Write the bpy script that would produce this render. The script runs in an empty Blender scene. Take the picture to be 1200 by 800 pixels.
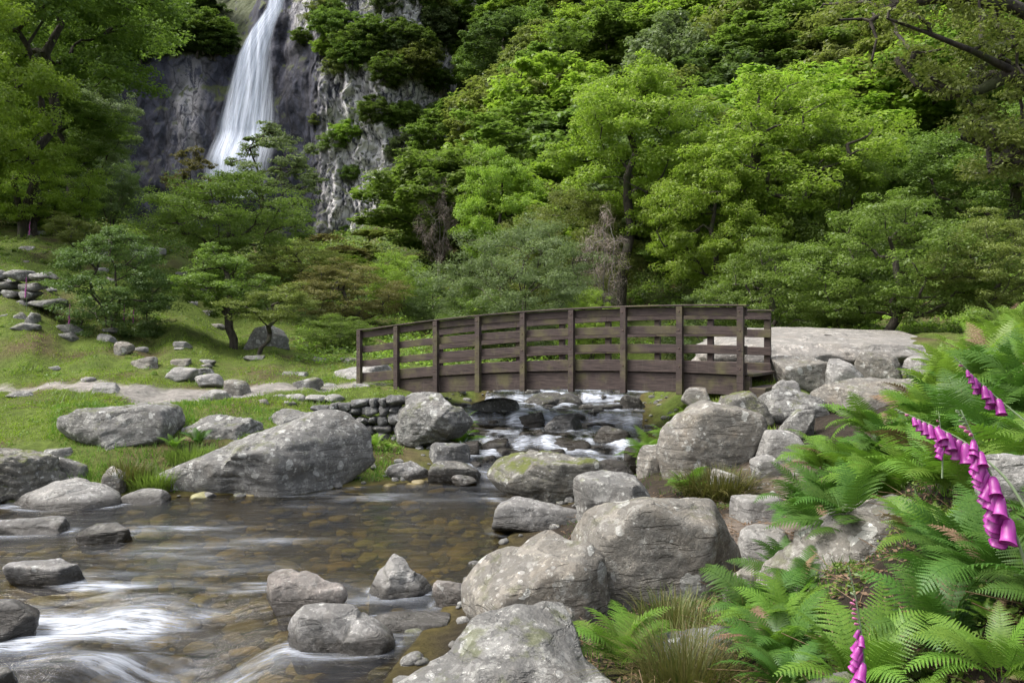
import bpy, bmesh, math, random
import numpy as np
from mathutils import Vector, Matrix

rng = np.random.default_rng(7)
random.seed(7)
SC = bpy.context.scene
COL = SC.collection
CAMH, VH, F = 2.2, 385.0, 1000.0      # eye height over the pool, horizon row, focal length in photo pixels

def at(u, v, D):                        # photo pixel + distance -> world point
    return np.array([(u-600)/F*D, D, CAMH-(v-VH)/F*D])

# ------------------------------------------------------------------ noise
_perm = np.random.default_rng(3).permutation(512).astype(np.int64)
_grad = np.random.default_rng(4).normal(size=(512, 3)); _grad /= np.linalg.norm(_grad, axis=1)[:, None]
def perlin(p):
    p = np.asarray(p, float); i = np.floor(p).astype(np.int64); f = p-i
    w = f*f*f*(f*(f*6-15)+10); out = 0
    for dx in (0, 1):
        for dy in (0, 1):
            for dz in (0, 1):
                h = _perm[(_perm[(_perm[(i[:, 0]+dx) & 511]+i[:, 1]+dy) & 511]+i[:, 2]+dz) & 511]
                g = _grad[h]; d = f-np.array([dx, dy, dz])
                ww = (w[:, 0] if dx else 1-w[:, 0])*(w[:, 1] if dy else 1-w[:, 1])*(w[:, 2] if dz else 1-w[:, 2])
                out = out+ww*(g*d).sum(1)
    return out*1.6
def fbm(p, o=4, lac=2.1, gain=.5, ridge=False):
    a, s, out = 1., 0., 0.
    for _ in range(o):
        n = perlin(p)
        if ridge: n = 1-2*np.abs(n)
        out = out+a*n; s += a; a *= gain; p = p*lac+17.3
    return out/s
def P3(x, y, z=0.): return np.stack([np.asarray(x, float), np.asarray(y, float), np.zeros_like(np.asarray(x, float))+z], 1)
def sstep(a, b, x):
    t = np.clip((x-a)/(b-a), 0, 1); return t*t*(3-2*t)

# ------------------------------------------------------------------ object helpers
def mesh_np(name, V, Fq, mat, smooth=True, attrs=None):
    V = np.asarray(V, np.float32); Fq = np.asarray(Fq, np.int32)
    me = bpy.data.meshes.new(name); n, k = Fq.shape
    me.vertices.add(len(V)); me.vertices.foreach_set('co', V.ravel())
    me.loops.add(n*k); me.loops.foreach_set('vertex_index', Fq.ravel())
    me.polygons.add(n); me.polygons.foreach_set('loop_start', np.arange(0, n*k, k, dtype=np.int32))
    if smooth: me.polygons.foreach_set('use_smooth', np.ones(n, bool))
    me.update(calc_edges=True)
    for an, (kind, arr) in (attrs or {}).items():
        a = me.attributes.new(an, kind, 'POINT')
        if kind == 'FLOAT': a.data.foreach_set('value', np.asarray(arr, np.float32))
        else:
            c = np.ones((len(V), 4), np.float32); c[:, :3] = arr; a.data.foreach_set('color', c.ravel())
    if mat: me.materials.append(mat)
    return me
def link(name, data, parent=None, loc=(0, 0, 0)):
    o = bpy.data.objects.new(name, data); COL.objects.link(o); o.location = tuple(float(c) for c in loc)
    if parent is not None: o.parent = parent
    return o
def tag(o, label=None, cat=None, group=None, kind=None):
    for k, v in (('label', label), ('category', cat), ('group', group), ('kind', kind)):
        if v: o[k] = v
    return o
def copy_tree(o, parent=None):
    c = o.copy(); COL.objects.link(c)
    if parent is not None: c.parent = parent
    for ch in [x for x in o.children]: copy_tree(ch, c)
    return c

# ------------------------------------------------------------------ materials
class NT:
    def __init__(s, name):
        s.m = bpy.data.materials.new(name); s.m.use_nodes = True; s.t = s.m.node_tree; s.t.nodes.clear()
        s.out = s.t.nodes.new('ShaderNodeOutputMaterial')
    def n(s, typ, ins=None, **kw):
        nd = s.t.nodes.new('ShaderNode'+typ)
        for k, v in kw.items(): setattr(nd, k, v)
        for k, v in (ins or {}).items():
            if isinstance(v, bpy.types.NodeSocket): s.t.links.new(v, nd.inputs[k])
            else: nd.inputs[k].default_value = v
        return nd
    def surf(s, sock): s.t.links.new(sock, s.out.inputs['Surface']); return s.m
    def noise(s, vec, scale, detail=4, rough=.6, dist=0.):
        return s.n('TexNoise', {'Vector': vec, 'Scale': scale, 'Detail': detail, 'Roughness': rough, 'Distortion': dist}).outputs['Fac']
    def ramp(s, fac, a, b, ca=(0, 0, 0, 1), cb=(1, 1, 1, 1)):
        r = s.n('ValToRGB', {'Fac': fac}); e = r.color_ramp.elements
        e[0].position = a; e[1].position = b; e[0].color = ca; e[1].color = cb
        return r.outputs['Color']
    def mix(s, f, a, b, blend='MIX'):
        nd = s.n('Mix', data_type='RGBA', blend_type=blend)
        for k, v in ((0, f), (6, a), (7, b)):
            if isinstance(v, bpy.types.NodeSocket): s.t.links.new(v, nd.inputs[k])
            else: nd.inputs[k].default_value = v if k == 0 else (tuple(v)+(1,))[:4]
        return nd.outputs[2]
    def math(s, op, a, b=0., clamp=False):
        return s.n('Math', {0: a, 1: b}, operation=op, use_clamp=clamp).outputs[0]
    def scaled(s, vec, sc, loc=(0, 0, 0), rot=(0, 0, 0)):
        return s.n('Mapping', {'Vector': vec, 'Scale': sc, 'Location': loc, 'Rotation': rot}).outputs[0]
    def bump(s, h, strength, dist):
        return s.n('Bump', {'Height': h, 'Strength': strength, 'Distance': dist}).outputs[0]

def leaf_mat(name, col, col2, trans=.35, gloss=.035, hue=.5):
    t = NT(name); geo = t.n('NewGeometry'); oi = t.n('ObjectInfo'); tc = t.n('TexCoord')
    c = t.mix(geo.outputs['Random Per Island'], col, col2)
    big = t.noise(tc.outputs['Object'], .9, 2, .5)
    c = t.mix(t.ramp(big, .35, .65), c, t.mix(.35, c, col2))
    hs = t.n('HueSaturation', {'Color': c, 'Saturation': .96, 'Value': t.math('ADD', t.math('MULTIPLY', oi.outputs['Random'], .35), .85)})
    m1 = t.n('Math', {0: oi.outputs['Random'], 1: .03, 2: .487}, operation='MULTIPLY_ADD')
    m1.inputs[1].default_value = .022; m1.inputs[2].default_value = .480
    t.t.links.new(m1.outputs[0], hs.inputs['Hue'])
    c = hs.outputs[0]
    d = t.n('BsdfDiffuse', {'Color': c}); tr = t.n('BsdfTranslucent', {'Color': t.mix(.5, c, (col2[0]*1.3, col2[1]*1.5, col2[2]*.7))})
    a = t.n('MixShader', {0: trans, 1: d.outputs[0], 2: tr.outputs[0]})
    g = t.n('BsdfGlossy', {'Roughness': .42, 'Color': (.9, .95, 1, 1)})
    b = t.n('MixShader', {0: gloss*.5, 1: a.outputs[0], 2: g.outputs[0]})
    return t.surf(b.outputs[0])

ML = {
 'bright': leaf_mat('leaf_bright_green', (.150, .255, .028), (.245, .370, .045), .46),
 'mid':    leaf_mat('leaf_mid_green', (.090, .155, .028), (.150, .232, .042), .44),
 'dark':   leaf_mat('leaf_dark_green', (.056, .100, .026), (.098, .152, .040), .40),
 'grey':   leaf_mat('leaf_grey_green', (.110, .160, .065), (.170, .230, .095), .40),
 'olive':  leaf_mat('leaf_olive', (.110, .145, .034), (.175, .215, .048), .42),
 'brown':  leaf_mat('leaf_bronze_green', (.120, .118, .040), (.180, .170, .055), .38),
 'fern':   leaf_mat('fern_green', (.070, .165, .017), (.130, .255, .028), .36),
 'ferndark': leaf_mat('fern_deep_green', (.036, .105, .014), (.072, .165, .024), .32),
 'bracken': leaf_mat('bracken_green', (.120, .220, .026), (.195, .32, .045), .42),
 'grass':  leaf_mat('grass_green', (.125, .205, .020), (.22, .31, .036), .38),
 'rush':   leaf_mat('rush_green', (.050, .090, .016), (.15, .14, .045), .25),
 'litter': leaf_mat('dead_leaf_brown', (.10, .06, .03), (.24, .17, .10), .15),
 'twig':   leaf_mat('dead_twig', (.16, .13, .10), (.26, .22, .18), .05),
}
def bark_mat(name, a, b):
    t = NT(name); tc = t.n('TexCoord'); v = t.scaled(tc.outputs['Object'], (6, 6, 1.5))
    n = t.noise(v, 3, 5, .65)
    c = t.mix(t.ramp(n, .35, .7), a, b)
    moss = t.ramp(t.noise(tc.outputs['Object'], 1.7, 3), .52, .66)
    c = t.mix(t.math('MULTIPLY', moss, .6), c, (.05, .075, .015))
    p = t.n('BsdfPrincipled', {'Base Color': c, 'Roughness': .9, 'Normal': t.bump(n, .8, .03)})
    return t.surf(p.outputs[0])
M_BARK = bark_mat('bark_dark', (.022, .017, .013), (.085, .072, .055))
M_BARKP = bark_mat('bark_pale', (.10, .09, .075), (.28, .26, .23))

def rock_mat(name, base=.30, tint=(1, .97, .9), lichen=.5, moss=.35, stain=.4, spots=1.0, wetz=None, tex=1.0):
    t = NT(name); tc = t.n('TexCoord'); oi = t.n('ObjectInfo'); geo = t.n('NewGeometry')
    off = t.n('VectorMath', {0: oi.outputs['Random'], 1: (37, 91, 53)}, operation='MULTIPLY').outputs[0]
    v = t.n('VectorMath', {0: tc.outputs['Object'], 1: off}, operation='ADD').outputs[0]
    big = t.noise(v, 1.6*tex, 6, .62); mid = t.noise(v, 7*tex, 8, .72); fine = t.noise(v, 38*tex, 5, .7)
    dk = tuple(base*.62*k for k in tint); lt = tuple(base*1.2*k for k in tint)
    c = t.mix(t.ramp(big, .30, .72), dk, lt)
    c = t.mix(t.math('MULTIPLY', t.ramp(mid, .45, .70), .6), c, tuple(base*1.55*k for k in (1, 1, .98)))
    c = t.mix(t.math('MULTIPLY', t.ramp(mid, .46, .30), .75), c, tuple(base*.26*k for k in (1, .96, .88)))
    c = t.mix(t.math('MULTIPLY', t.ramp(fine, .47, .68), .5), c, tuple(base*.38*k for k in (1, .97, .9)))
    # strata: thin dark seams across the stone
    sv = t.scaled(v, (2.2*tex, 2.2*tex, 11*tex), rot=(.45, .5, 0))
    seam = t.noise(sv, 1.4, 5, .62, .6)
    c = t.mix(t.math('MULTIPLY', t.ramp(seam, .55, .64), .55), c, tuple(base*.4*k for k in tint))
    # brown stain
    st = t.ramp(t.noise(v, 2.6*tex, 4, .6), .52, .72)
    c = t.mix(t.math('MULTIPLY', st, stain), c, (base*.62, base*.47, base*.30))
    # blotched pale lichen
    l1 = t.ramp(t.noise(v, 9*tex, 10, .85, .1), .56-.06*lichen, .70-.06*lichen)
    c = t.mix(t.math('MULTIPLY', l1, .6*lichen+.15), c, (.62, .62, .57))
    b1 = t.ramp(t.noise(v, 3.6*tex, 9, .72, .3), .535, .59); c = t.mix(t.math('MULTIPLY', b1, .62), c, tuple(base*.40*k for k in tint))
    b2 = t.ramp(t.noise(t.scaled(v, (1, 1, 1), (7, 3, 5)), 6.*tex, 10, .78, .2), .57-.05*lichen, .61-.05*lichen); c = t.mix(t.math('MULTIPLY', b2, .35+.45*lichen), c, (.66, .66, .61))
    # round white lichen rosettes
    vo = t.n('TexVoronoi', {'Vector': t.n('VectorMath', {0: v, 1: t.n('VectorMath', {0: t.n('TexNoise', {'Vector': v, 'Scale': 9., 'Detail': 3.}).outputs['Color'], 1: (.16, .16, .16)}, operation='MULTIPLY').outputs[0]}, operation='ADD').outputs[0], 'Scale': 5.2*tex, 'Randomness': 1.})
    sp = t.math('LESS_THAN', vo.outputs['Distance'], t.math('MULTIPLY', t.n('SeparateColor', {0: vo.outputs['Color']}).outputs[0], .34*spots))
    sp = t.math('MULTIPLY', sp, t.ramp(t.noise(v, 1.6*tex, 2), .41, .46))
    v3 = t.n('TexVoronoi', {'Vector': v, 'Scale': 15.*tex}); s3 = t.math('MULTIPLY', t.math('LESS_THAN', v3.outputs['Distance'], t.math('MULTIPLY', t.n('SeparateColor', {0: v3.outputs['Color']}).outputs[1], .36)), t.ramp(t.noise(v, 2.7*tex, 3), .47, .53))
    c = t.mix(t.math('MULTIPLY', s3, .65*min(1., spots)), c, (.70, .70, .66))
    c = t.mix(t.math('MULTIPLY', sp, .85), c, (.74, .75, .71))
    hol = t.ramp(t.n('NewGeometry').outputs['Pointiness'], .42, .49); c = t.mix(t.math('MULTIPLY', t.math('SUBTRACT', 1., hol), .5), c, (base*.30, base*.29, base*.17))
    spk = t.ramp(t.noise(v, 55*tex, 4, .8), .60, .66); c = t.mix(t.math('MULTIPLY', t.math('MULTIPLY', spk, t.ramp(mid, .42, .6)), .5), c, (.66, .66, .61))
    drk = t.ramp(t.noise(v, 30*tex, 4, .75), .40, .33); c = t.mix(t.math('MULTIPLY', drk, .6), c, tuple(base*.28*k for k in tint))
    # moss on ledges
    nz = t.n('SeparateXYZ', {0: geo.outputs['Normal']}).outputs[2]
    mo = t.math('MULTIPLY', t.ramp(nz, .15, .75), t.ramp(t.noise(v, 3.1*tex, 5, .7), .60-.14*moss, .66-.10*moss))
    c = t.mix(t.math('MULTIPLY', mo, min(1, moss*1.5)), c, (.10, .115, .03))
    rough = .85
    if wetz is not None:     # wet stone along the waterline
        pz = t.n('SeparateXYZ', {0: geo.outputs['Position']}).outputs[2]
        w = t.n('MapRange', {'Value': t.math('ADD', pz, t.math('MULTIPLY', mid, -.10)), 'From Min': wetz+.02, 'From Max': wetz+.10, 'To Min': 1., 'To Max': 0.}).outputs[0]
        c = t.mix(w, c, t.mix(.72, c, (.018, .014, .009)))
        rough = t.n('MapRange', {'Value': w, 'To Min': .85, 'To Max': .25}).outputs[0]
    h = t.math('ADD', t.math('MULTIPLY', mid, 1.), t.math('MULTIPLY', fine, .45))
    h = t.math('SUBTRACT', h, t.math('MULTIPLY', t.ramp(seam, .54, .62), .5))
    p = t.n('BsdfPrincipled', {'Base Color': c, 'Roughness': rough, 'Specular IOR Level': .3, 'Normal': t.bump(h, .9, .035/tex)})
    return t.surf(p.outputs[0])
MR = {
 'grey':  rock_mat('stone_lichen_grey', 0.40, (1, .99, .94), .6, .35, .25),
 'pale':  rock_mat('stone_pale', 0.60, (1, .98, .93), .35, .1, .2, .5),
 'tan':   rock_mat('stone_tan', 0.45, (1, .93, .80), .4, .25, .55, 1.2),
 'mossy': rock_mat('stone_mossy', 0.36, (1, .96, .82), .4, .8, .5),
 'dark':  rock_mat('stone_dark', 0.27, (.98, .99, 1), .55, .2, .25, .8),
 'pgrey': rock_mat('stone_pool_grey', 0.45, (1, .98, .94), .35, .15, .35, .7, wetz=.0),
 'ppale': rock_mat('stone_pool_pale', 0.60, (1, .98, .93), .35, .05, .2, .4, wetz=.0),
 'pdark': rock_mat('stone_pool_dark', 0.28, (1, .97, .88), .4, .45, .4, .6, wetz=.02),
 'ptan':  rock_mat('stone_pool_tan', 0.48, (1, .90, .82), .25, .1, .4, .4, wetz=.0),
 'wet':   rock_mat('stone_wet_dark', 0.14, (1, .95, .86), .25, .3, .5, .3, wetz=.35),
}

# ------------------------------------------------------------------ terrain function
U_ = np.array([-600, -100, 0, 100, 200, 300, 400, 500, 600, 700, 800, 900, 1000, 1100, 1200, 1400, 1900], float)
ROWS = [
 (1.5, [.2, .2, .2, .2, .2, .2, .3, .4, .6, .85, 1.0, 1.05, 1.1, 1.05, 1.15, 1.4, 1.8]),
 (2.5, [.2, .2, .2, .2, .2, .2, .3, .4, .6, .82, .97, 1.0, 1.08, 1.15, 1.35, 1.6, 2.0]),
 (4.0, [.2, .2, .2, .2, .2, .2, .2, .2, .35, .58, .68, .80, 1.05, 1.40, 1.60, 1.9, 2.4]),
 (6.0, [.3, .2, .2, .2, .2, .2, .2, .2, .25, .3, .38, .50, .92, 1.50, 1.80, 2.1, 2.6]),
 (8.0, [.4, .3, .2, .2, .2, .2, .2, .2, .2, .25, .36, .54, .90, 1.50, 1.85, 2.2, 2.8]),
 (10., [.6, .4, .3, .3, .3, .3, .3, .3, .2, .30, .48, .72, 1.00, 1.50, 1.95, 2.4, 3.0]),
 (12., [.9, .6, .4, .45, .5, .5, .4, .3, .3, .5, .80, .85, 1.02, 1.40, 2.0, 2.5, 3.2]),
 (14., [1.4, .95, .85, .85, .85, .80, .38, .30, .3, .5, 1.12, 1.30, 1.05, 1.45, 2.0, 2.6, 3.4]),
 (14.9, [1.7, 1.05, .9, .9, .9, .9, .82, .72, .4, .5, 1.18, 1.36, 1.15, 1.6, 2.1, 2.7, 3.5]),
 (16., [2.0, 1.2, .98, .98, .98, .95, .95, .9, .6, .6, 1.25, 1.6, 1.7, 1.95, 2.2, 2.8, 3.6]),
 (18., [3.0, 1.6, 1.4, 1.3, 1.25, 1.2, 1.12, 1.05, .7, .7, 1.35, 1.8, 1.95, 2.05, 2.3, 2.9, 3.8]),
 (21., [5.0, 3.2, 2.8, 2.2, 1.75, 1.5, 1.35, 1.25, 1.0, .9, 1.45, 1.85, 2.05, 2.15, 2.45, 3.2, 4.4]),
 (25., [7.0, 4.6, 4.1, 3.4, 2.7, 2.0, 1.7, 1.5, 1.2, 1.2, 1.55, 1.95, 2.25, 2.6, 3.0, 4.0, 5.5]),
 (30., [9.0, 6.0, 5.2, 4.7, 4.0, 2.9, 2.4, 2.0, 1.8, 1.8, 2.2, 2.8, 3.4, 4.0, 4.8, 6, 8]),
 (37., [12, 8.5, 7.2, 6.5, 5.8, 4.6, 3.9, 3.4, 3.3, 3.6, 4.5, 5.5, 6.5, 7.5, 8.5, 10, 13]),
 (45., [16, 11, 9.0, 7.4, 6.5, 5.6, 5.0, 5.3, 6.5, 7.5, 9, 10.5, 12, 13, 14, 16, 20]),
 (55., [22, 16, 11.5, 8.6, 7.4, 6.9, 6.8, 7.6, 10, 13, 15, 17, 18, 19.5, 21, 23, 28]),
 (68., [32, 24, 16, 10.5, 9, 8.6, 8.7, 11.5, 17, 21, 24, 26, 28, 29, 30, 33, 38]),
 (82., [42, 33, 23, 13, 10.8, 10.2, 10.2, 15.5, 26, 31, 34, 36, 37, 38, 39, 42, 48]),
 (100., [52, 44, 31, 15, 12.5, 12, 13, 24, 38, 42, 45, 47, 48, 49, 50, 53, 60]),
 (107., [58, 50, 40, 35, 33, 36, 40, 42, 46, 48, 51, 53, 54, 55, 56, 60, 66]),
 (125., [70, 62, 56, 54, 54, 56, 58, 58, 60, 62, 64, 66, 67, 68, 70, 73, 80]),
 (165., [100, 92, 88, 86, 86, 88, 90, 90, 92, 94, 96, 97, 98, 99, 100, 104, 112])]
D_ = np.array([r[0] for r in ROWS]); Z_ = np.array([r[1] for r in ROWS], float)
LEFT = [(-16, 9.0), (-9, 10.2), (-6, 10.9), (-3.2, 11.5), (-2, 12.0), (-1.0, 12.6), (-.95, 15), (-1.0, 18), (.3, 22), (4, 26), (12, 31)]
RIGHT = [(13, 28), (6, 23.5), (2.9, 19), (2.4, 15), (1.95, 13), (1.1, 11.5), (.35, 10.3), (.0, 9), (-.35, 7.5), (-.65, 6), (-.9, 4.5), (-1.1, 2), (-1.8, -6), (-16, -6)]
POLY = np.array(LEFT+RIGHT, float)
def sdist(x, y, poly=POLY):            # > 0 inside
    p = np.stack([x, y], 1); n = len(poly); d = np.full(len(p), 1e9); ins = np.zeros(len(p), bool)
    for i in range(n):
        a, b = poly[i], poly[(i+1) % n]; e = b-a; w = p-a
        t = np.clip((w@e)/(e@e), 0, 1)
        d = np.minimum(d, np.linalg.norm(w-t[:, None]*e, axis=1))
        c = ((a[1] > p[:, 1]) != (b[1] > p[:, 1]))
        with np.errstate(divide='ignore', invalid='ignore'):
            xi = (b[0]-a[0])*(p[:, 1]-a[1])/(b[1]-a[1]+1e-12)+a[0]
        ins ^= c & (p[:, 0] < xi)
    return np.where(ins, d, -d)
def water_z(x, y):
    x = np.asarray(x, float); y = np.asarray(y, float)
    j = perlin(P3(x*.9, y*.4, 5.))*.5
    z = .20*sstep(12.4, 13.1, y+j)+.16*sstep(14.2, 14.7, y+j*1.3)+.22*sstep(16.0, 16.5, y-j)+.18*sstep(18.6, 19.0, y+j)+.25*sstep(21, 21.5, y+j)+.03*np.clip(y-22, 0, 20)
    left = sstep(-1.55, -2.3, x+.25*(y-6))
    z = z-(.13*sstep(7.2, 6.5, y+.6*j)+.20*sstep(6.2, 5.75, y-.25*x-.55+.5*j))*left
    return z
def ground_raw(x, y):
    yy = np.maximum(y, 1.5); u = 600+1000*x/yy
    u = np.clip(u, U_[0], U_[-1]); d = np.clip(yy, D_[0], D_[-1])
    i = np.clip(np.searchsorted(U_, u)-1, 0, len(U_)-2); k = np.clip(np.searchsorted(D_, d)-1, 0, len(D_)-2)
    a = (u-U_[i])/(U_[i+1]-U_[i]); b = (d-D_[k])/(D_[k+1]-D_[k]); a = a*a*(3-2*a)
    return (Z_[k, i]*(1-a)+Z_[k, i+1]*a)*(1-b)+(Z_[k+1, i]*(1-a)+Z_[k+1, i+1]*a)*b
SLAB = np.array([(3.9, 15.2), (5.0, 14.9), (8.2, 15.6), (9.5, 18.5), (7.0, 20.0), (4.6, 19.0)])
def ground(x, y):
    x = np.atleast_1d(np.asarray(x, float)); y = np.atleast_1d(np.asarray(y, float))
    z = ground_raw(x, y)
    amp = np.interp(y, [0, 4, 12, 15, 22, 40, 80], [.05, .06, .07, .20, .36, .7, 1.6])
    z = z+amp*fbm(P3(x, y)*np.interp(y, [0, 12, 30, 60], [1.6, 1.1, .45, .16])[:, None], 4)+.04*fbm(P3(x, y, 9)*2.7, 3)
    s = sdist(x, y); wz = water_z(x, y)
    bank = wz+.04+np.clip(-s, 0, 3)*.55
    z = np.where(s > 0, np.minimum(z, wz)-0, z)
    t = sstep(0, 1.3, -s); zo = (wz+.02)*(1-t)+z*t
    zi = wz+.02-np.minimum(.42, .45*s)+.06*fbm(P3(x, y, 3)*1.7, 3)*np.clip(s*2, 0, 1)
    return np.where(s > 0, zi, zo)
def gz(x, y): return float(ground(x, y)[0])

# ------------------------------------------------------------------ terrain mesh
PATH = np.array([(-16, 16.8), (-9.6, 16.3), (-7.6, 15.9), (-6.4, 14.9), (-5.9, 14.9), (-5.5, 15.6), (-4.4, 16.3), (-3.0, 16.9), (-2.6, 17.5), (-2.9, 17.9), (-4.4, 17.2), (-6.0, 16.9), (-7.6, 16.6), (-9.6, 16.65), (-16, 17.3)])
DIRT = np.array([(1.35, 5.6), (1.55, 4.9), (1.9, 4.8), (2.6, 6.0), (2.9, 7.6), (3.3, 9.5), (2.7, 9.8), (2.2, 8.2), (1.75, 7.6), (1.5, 6.6)])
def build_terrain():
    ys = np.concatenate([np.linspace(-5, 3, 40), 3*np.exp(np.linspace(0, math.log(165/3), 420))[1:]])
    ss = np.linspace(-1.0, 1.0, 430)
    Y, S = np.meshgrid(ys, ss, indexing='ij'); X = S*(np.maximum(Y, 0)*.98+7)
    x, y = X.ravel(), Y.ravel(); z = ground(x, y)
    far = y > 26
    z[far] += 1.1*fbm(P3(x[far], y[far])*.9, 3)*sstep(26, 45, y[far])*.35
    s = sdist(x, y); n1 = fbm(P3(x, y, 2)*.8, 4); n2 = fbm(P3(x, y, 8)*3.2, 3)
    def C(*c): return np.array(c)
    grass = C(.085, .120, .022); grass2 = C(.090, .075, .036); dirt = C(.040, .032, .024); dirtl = C(.17, .14, .11)
    bed = C(.075, .062, .022); olive = C(.060, .085, .022); brown = C(.085, .058, .032)
    col = grass[None]*(1-sstep(-.1, .5, n1)[:, None])+grass2[None]*sstep(-.1, .5, n1)[:, None]
    h = sstep(24, 34, y)[:, None]; hill = olive*(1-sstep(.05, .4, n1)[:, None])+brown*sstep(.05, .4, n1)[:, None]
    lf = (sstep(-1.5, -4, x)*(1-sstep(38, 46, y)))[:, None]; h = h*(1-lf)
    col = col*(1-h)+hill*h
    rb = (sstep(-1.7, -1.2, x)*(1-sstep(11.2, 12.0, y))+sstep(.4, 1.2, x)*(1-sstep(12.2, 13.5, y))).clip(0, 1)[:, None]; rb = np.maximum(rb, (sstep(3.5, 2.5, y)*sstep(-1.2, -.6, x))[:, None])
    col = col*(1-rb)+(dirt*(1+.5*n2[:, None]))*rb
    def pm(poly, w=.25):
        return sstep(-w, w*.4, sdist(x, y, poly)+.34*n2-.13)[:, None]
    p = pm(PATH); g = (1+.35*n2[:, None]); col = col*(1-p)+C(.25, .235, .215)*g*p
    p = pm(DIRT); col = col*(1-p)+C(.17, .14, .115)*g*p
    w = sstep(-.35, .05, s+.25*n2)[:, None]; col = col*(1-w)+bed*(1+.5*n1[:, None])*w
    idx = np.arange(len(x)).reshape(Y.shape)
    Fq = np.stack([idx[:-1, :-1], idx[:-1, 1:], idx[1:, 1:], idx[1:, :-1]], -1).reshape(-1, 4)
    t = NT('ground_soil_and_turf'); tc = t.n('TexCoord'); at_ = t.n('Attribute', attribute_name='gcol')
    n = t.noise(tc.outputs['Object'], 9, 8, .72); nb = t.noise(tc.outputs['Object'], 1.4, 5, .6)
    c = t.mix(.75, at_.outputs['Color'], t.mix(t.ramp(n, .3, .7), (.38, .38, .38), (1.5, 1.5, 1.5)), 'MULTIPLY')
    c = t.mix(.6, c, t.mix(t.ramp(nb, .35, .65), (.6, .62, .6), (1.25, 1.2, 1.2)), 'MULTIPLY')
    pr = t.n('BsdfPrincipled', {'Base Color': c, 'Roughness': .95, 'Specular IOR Level': .15, 'Normal': t.bump(n, 1., .05)})
    me = mesh_np('ground', np.stack([x, y, z], 1), Fq, t.surf(pr.outputs[0]), True, {'gcol': ('FLOAT_COLOR', np.clip(col, .003, 1))})
    tag(link('ground', me), 'grassy and stony valley ground rising into the hillside', 'ground', kind='structure')
build_terrain()

# ------------------------------------------------------------------ boulders
_ico = {}
def ico(sub):
    if sub not in _ico:
        bm = bmesh.new(); bmesh.ops.create_icosphere(bm, subdivisions=sub, radius=1)
        V = np.array([v.co[:] for v in bm.verts]); Fq = np.array([[v.index for v in f.verts] for f in bm.faces]); bm.free()
        _ico[sub] = (V/np.linalg.norm(V, axis=1)[:, None], Fq)
    return _ico[sub]
def facet_set(r, nf=11, lo=.58):
    N = r.normal(size=(nf, 3)); N /= np.linalg.norm(N, axis=1)[:, None]; h = r.uniform(lo, .95, nf)
    T = np.array([[r.uniform(-.35, .35), r.uniform(-.45, .1), 1.], [r.uniform(-.5, .5), -1., r.uniform(-.1, .5)], [1., r.uniform(-.6, .3), r.uniform(-.2, .4)], [-1., r.uniform(-.6, .3), r.uniform(-.2, .4)]])
    T /= np.linalg.norm(T, axis=1)[:, None]
    return np.concatenate([N, T]), np.concatenate([h, r.uniform(lo, .82, 4)])
def facet_r(d, NH, k):
    N, h = NH; q = d@N.T; q = np.where(q > .08, h/np.maximum(q, .08), 9.); q = np.concatenate([q, np.full((len(d), 1), 1.08)], 1)
    return -np.log(np.exp(-k*q).sum(1))/k
def rock_verts(seed, sx, sy, sz, sub=4, outline=None, rough=.05, lo=.58, nf=11, strata=.5):
    r = np.random.default_rng(seed); d, Fq = ico(sub); k = 60. if rough > .03 else 26.
    if lo > .7: lo = .74
    NH = facet_set(r, nf, lo); f = facet_r(d, NH, k)
    if outline is not None:
        th = np.arctan2(d[:, 2], d[:, 0]); o = np.asarray(outline, float)
        T = np.linspace(-math.pi, math.pi, 361); R = np.zeros(361); m = len(o)
        for i in range(m):
            a, b = o[i], o[(i+1) % m]; e = b-a
            den = np.cos(T)*e[1]-np.sin(T)*e[0]; den = np.where(abs(den) < 1e-9, 1e-9, den)
            tt = (a[0]*e[1]-a[1]*e[0])/den; q_ = (a[0]*np.sin(T)-a[1]*np.cos(T))/den
            R = np.where((tt > 0) & (q_ >= -1e-6) & (q_ <= 1+1e-6) & (tt > R), tt, R)
        Rp = np.concatenate([R[-5:-1], R, R[1:5]]); R = np.convolve(Rp, np.ones(7)/7, 'same')[4:-4]
        fs = facet_r(np.stack([np.cos(T), 0*T, np.sin(T)], 1), NH, k)
        Rv = np.interp(th, T, R/fs); y = d[:, 1]; flat = np.sqrt(np.clip(1-y*y, 0, 1)); Rm = np.sqrt(sx*sz)
        wgt = sstep(0, .45, flat); Rv = Rv*wgt+(R/fs).mean()*(1-wgt)
        p = d*f[:, None]; p[:, [0, 2]] *= Rv[:, None]; p[:, 1] *= sy/np.quantile(f, .7); ref = (sx+sz)/2
    else:
        p = d*f[:, None]; ex = np.abs(p).max(0); p = p/ex*np.array([sx, sy, sz]); ref = (sx*sy*sz)**(1/3)
    off = r.uniform(0, 50, 3); q = p/ref
    n = fbm(q*1.3+off, 3)*.8+fbm(q*3.1+off+5, 4, ridge=True)*.30-.10+fbm(q*8+off, 3)*.22
    ax = np.array([r.uniform(-.5, .5), r.uniform(-.3, .3), 1.]); ax /= np.linalg.norm(ax)
    sq = (q@ax)*r.uniform(2.5, 4.5)+fbm(q*1.2+off, 3)*.9; st = np.abs((sq % 1)-.5)*2
    n = n-strata*.55*np.exp(-(st/.13)**2)*sstep(-.05, .3, fbm(q*1.1+off+9, 2)+.1)+strata*.25*((sq % 1)-.5)
    n = n-np.quantile(n, .75)
    return p+d*(n*rough*ref)[:, None]*1.9, Fq
ROCKS = []
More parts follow.
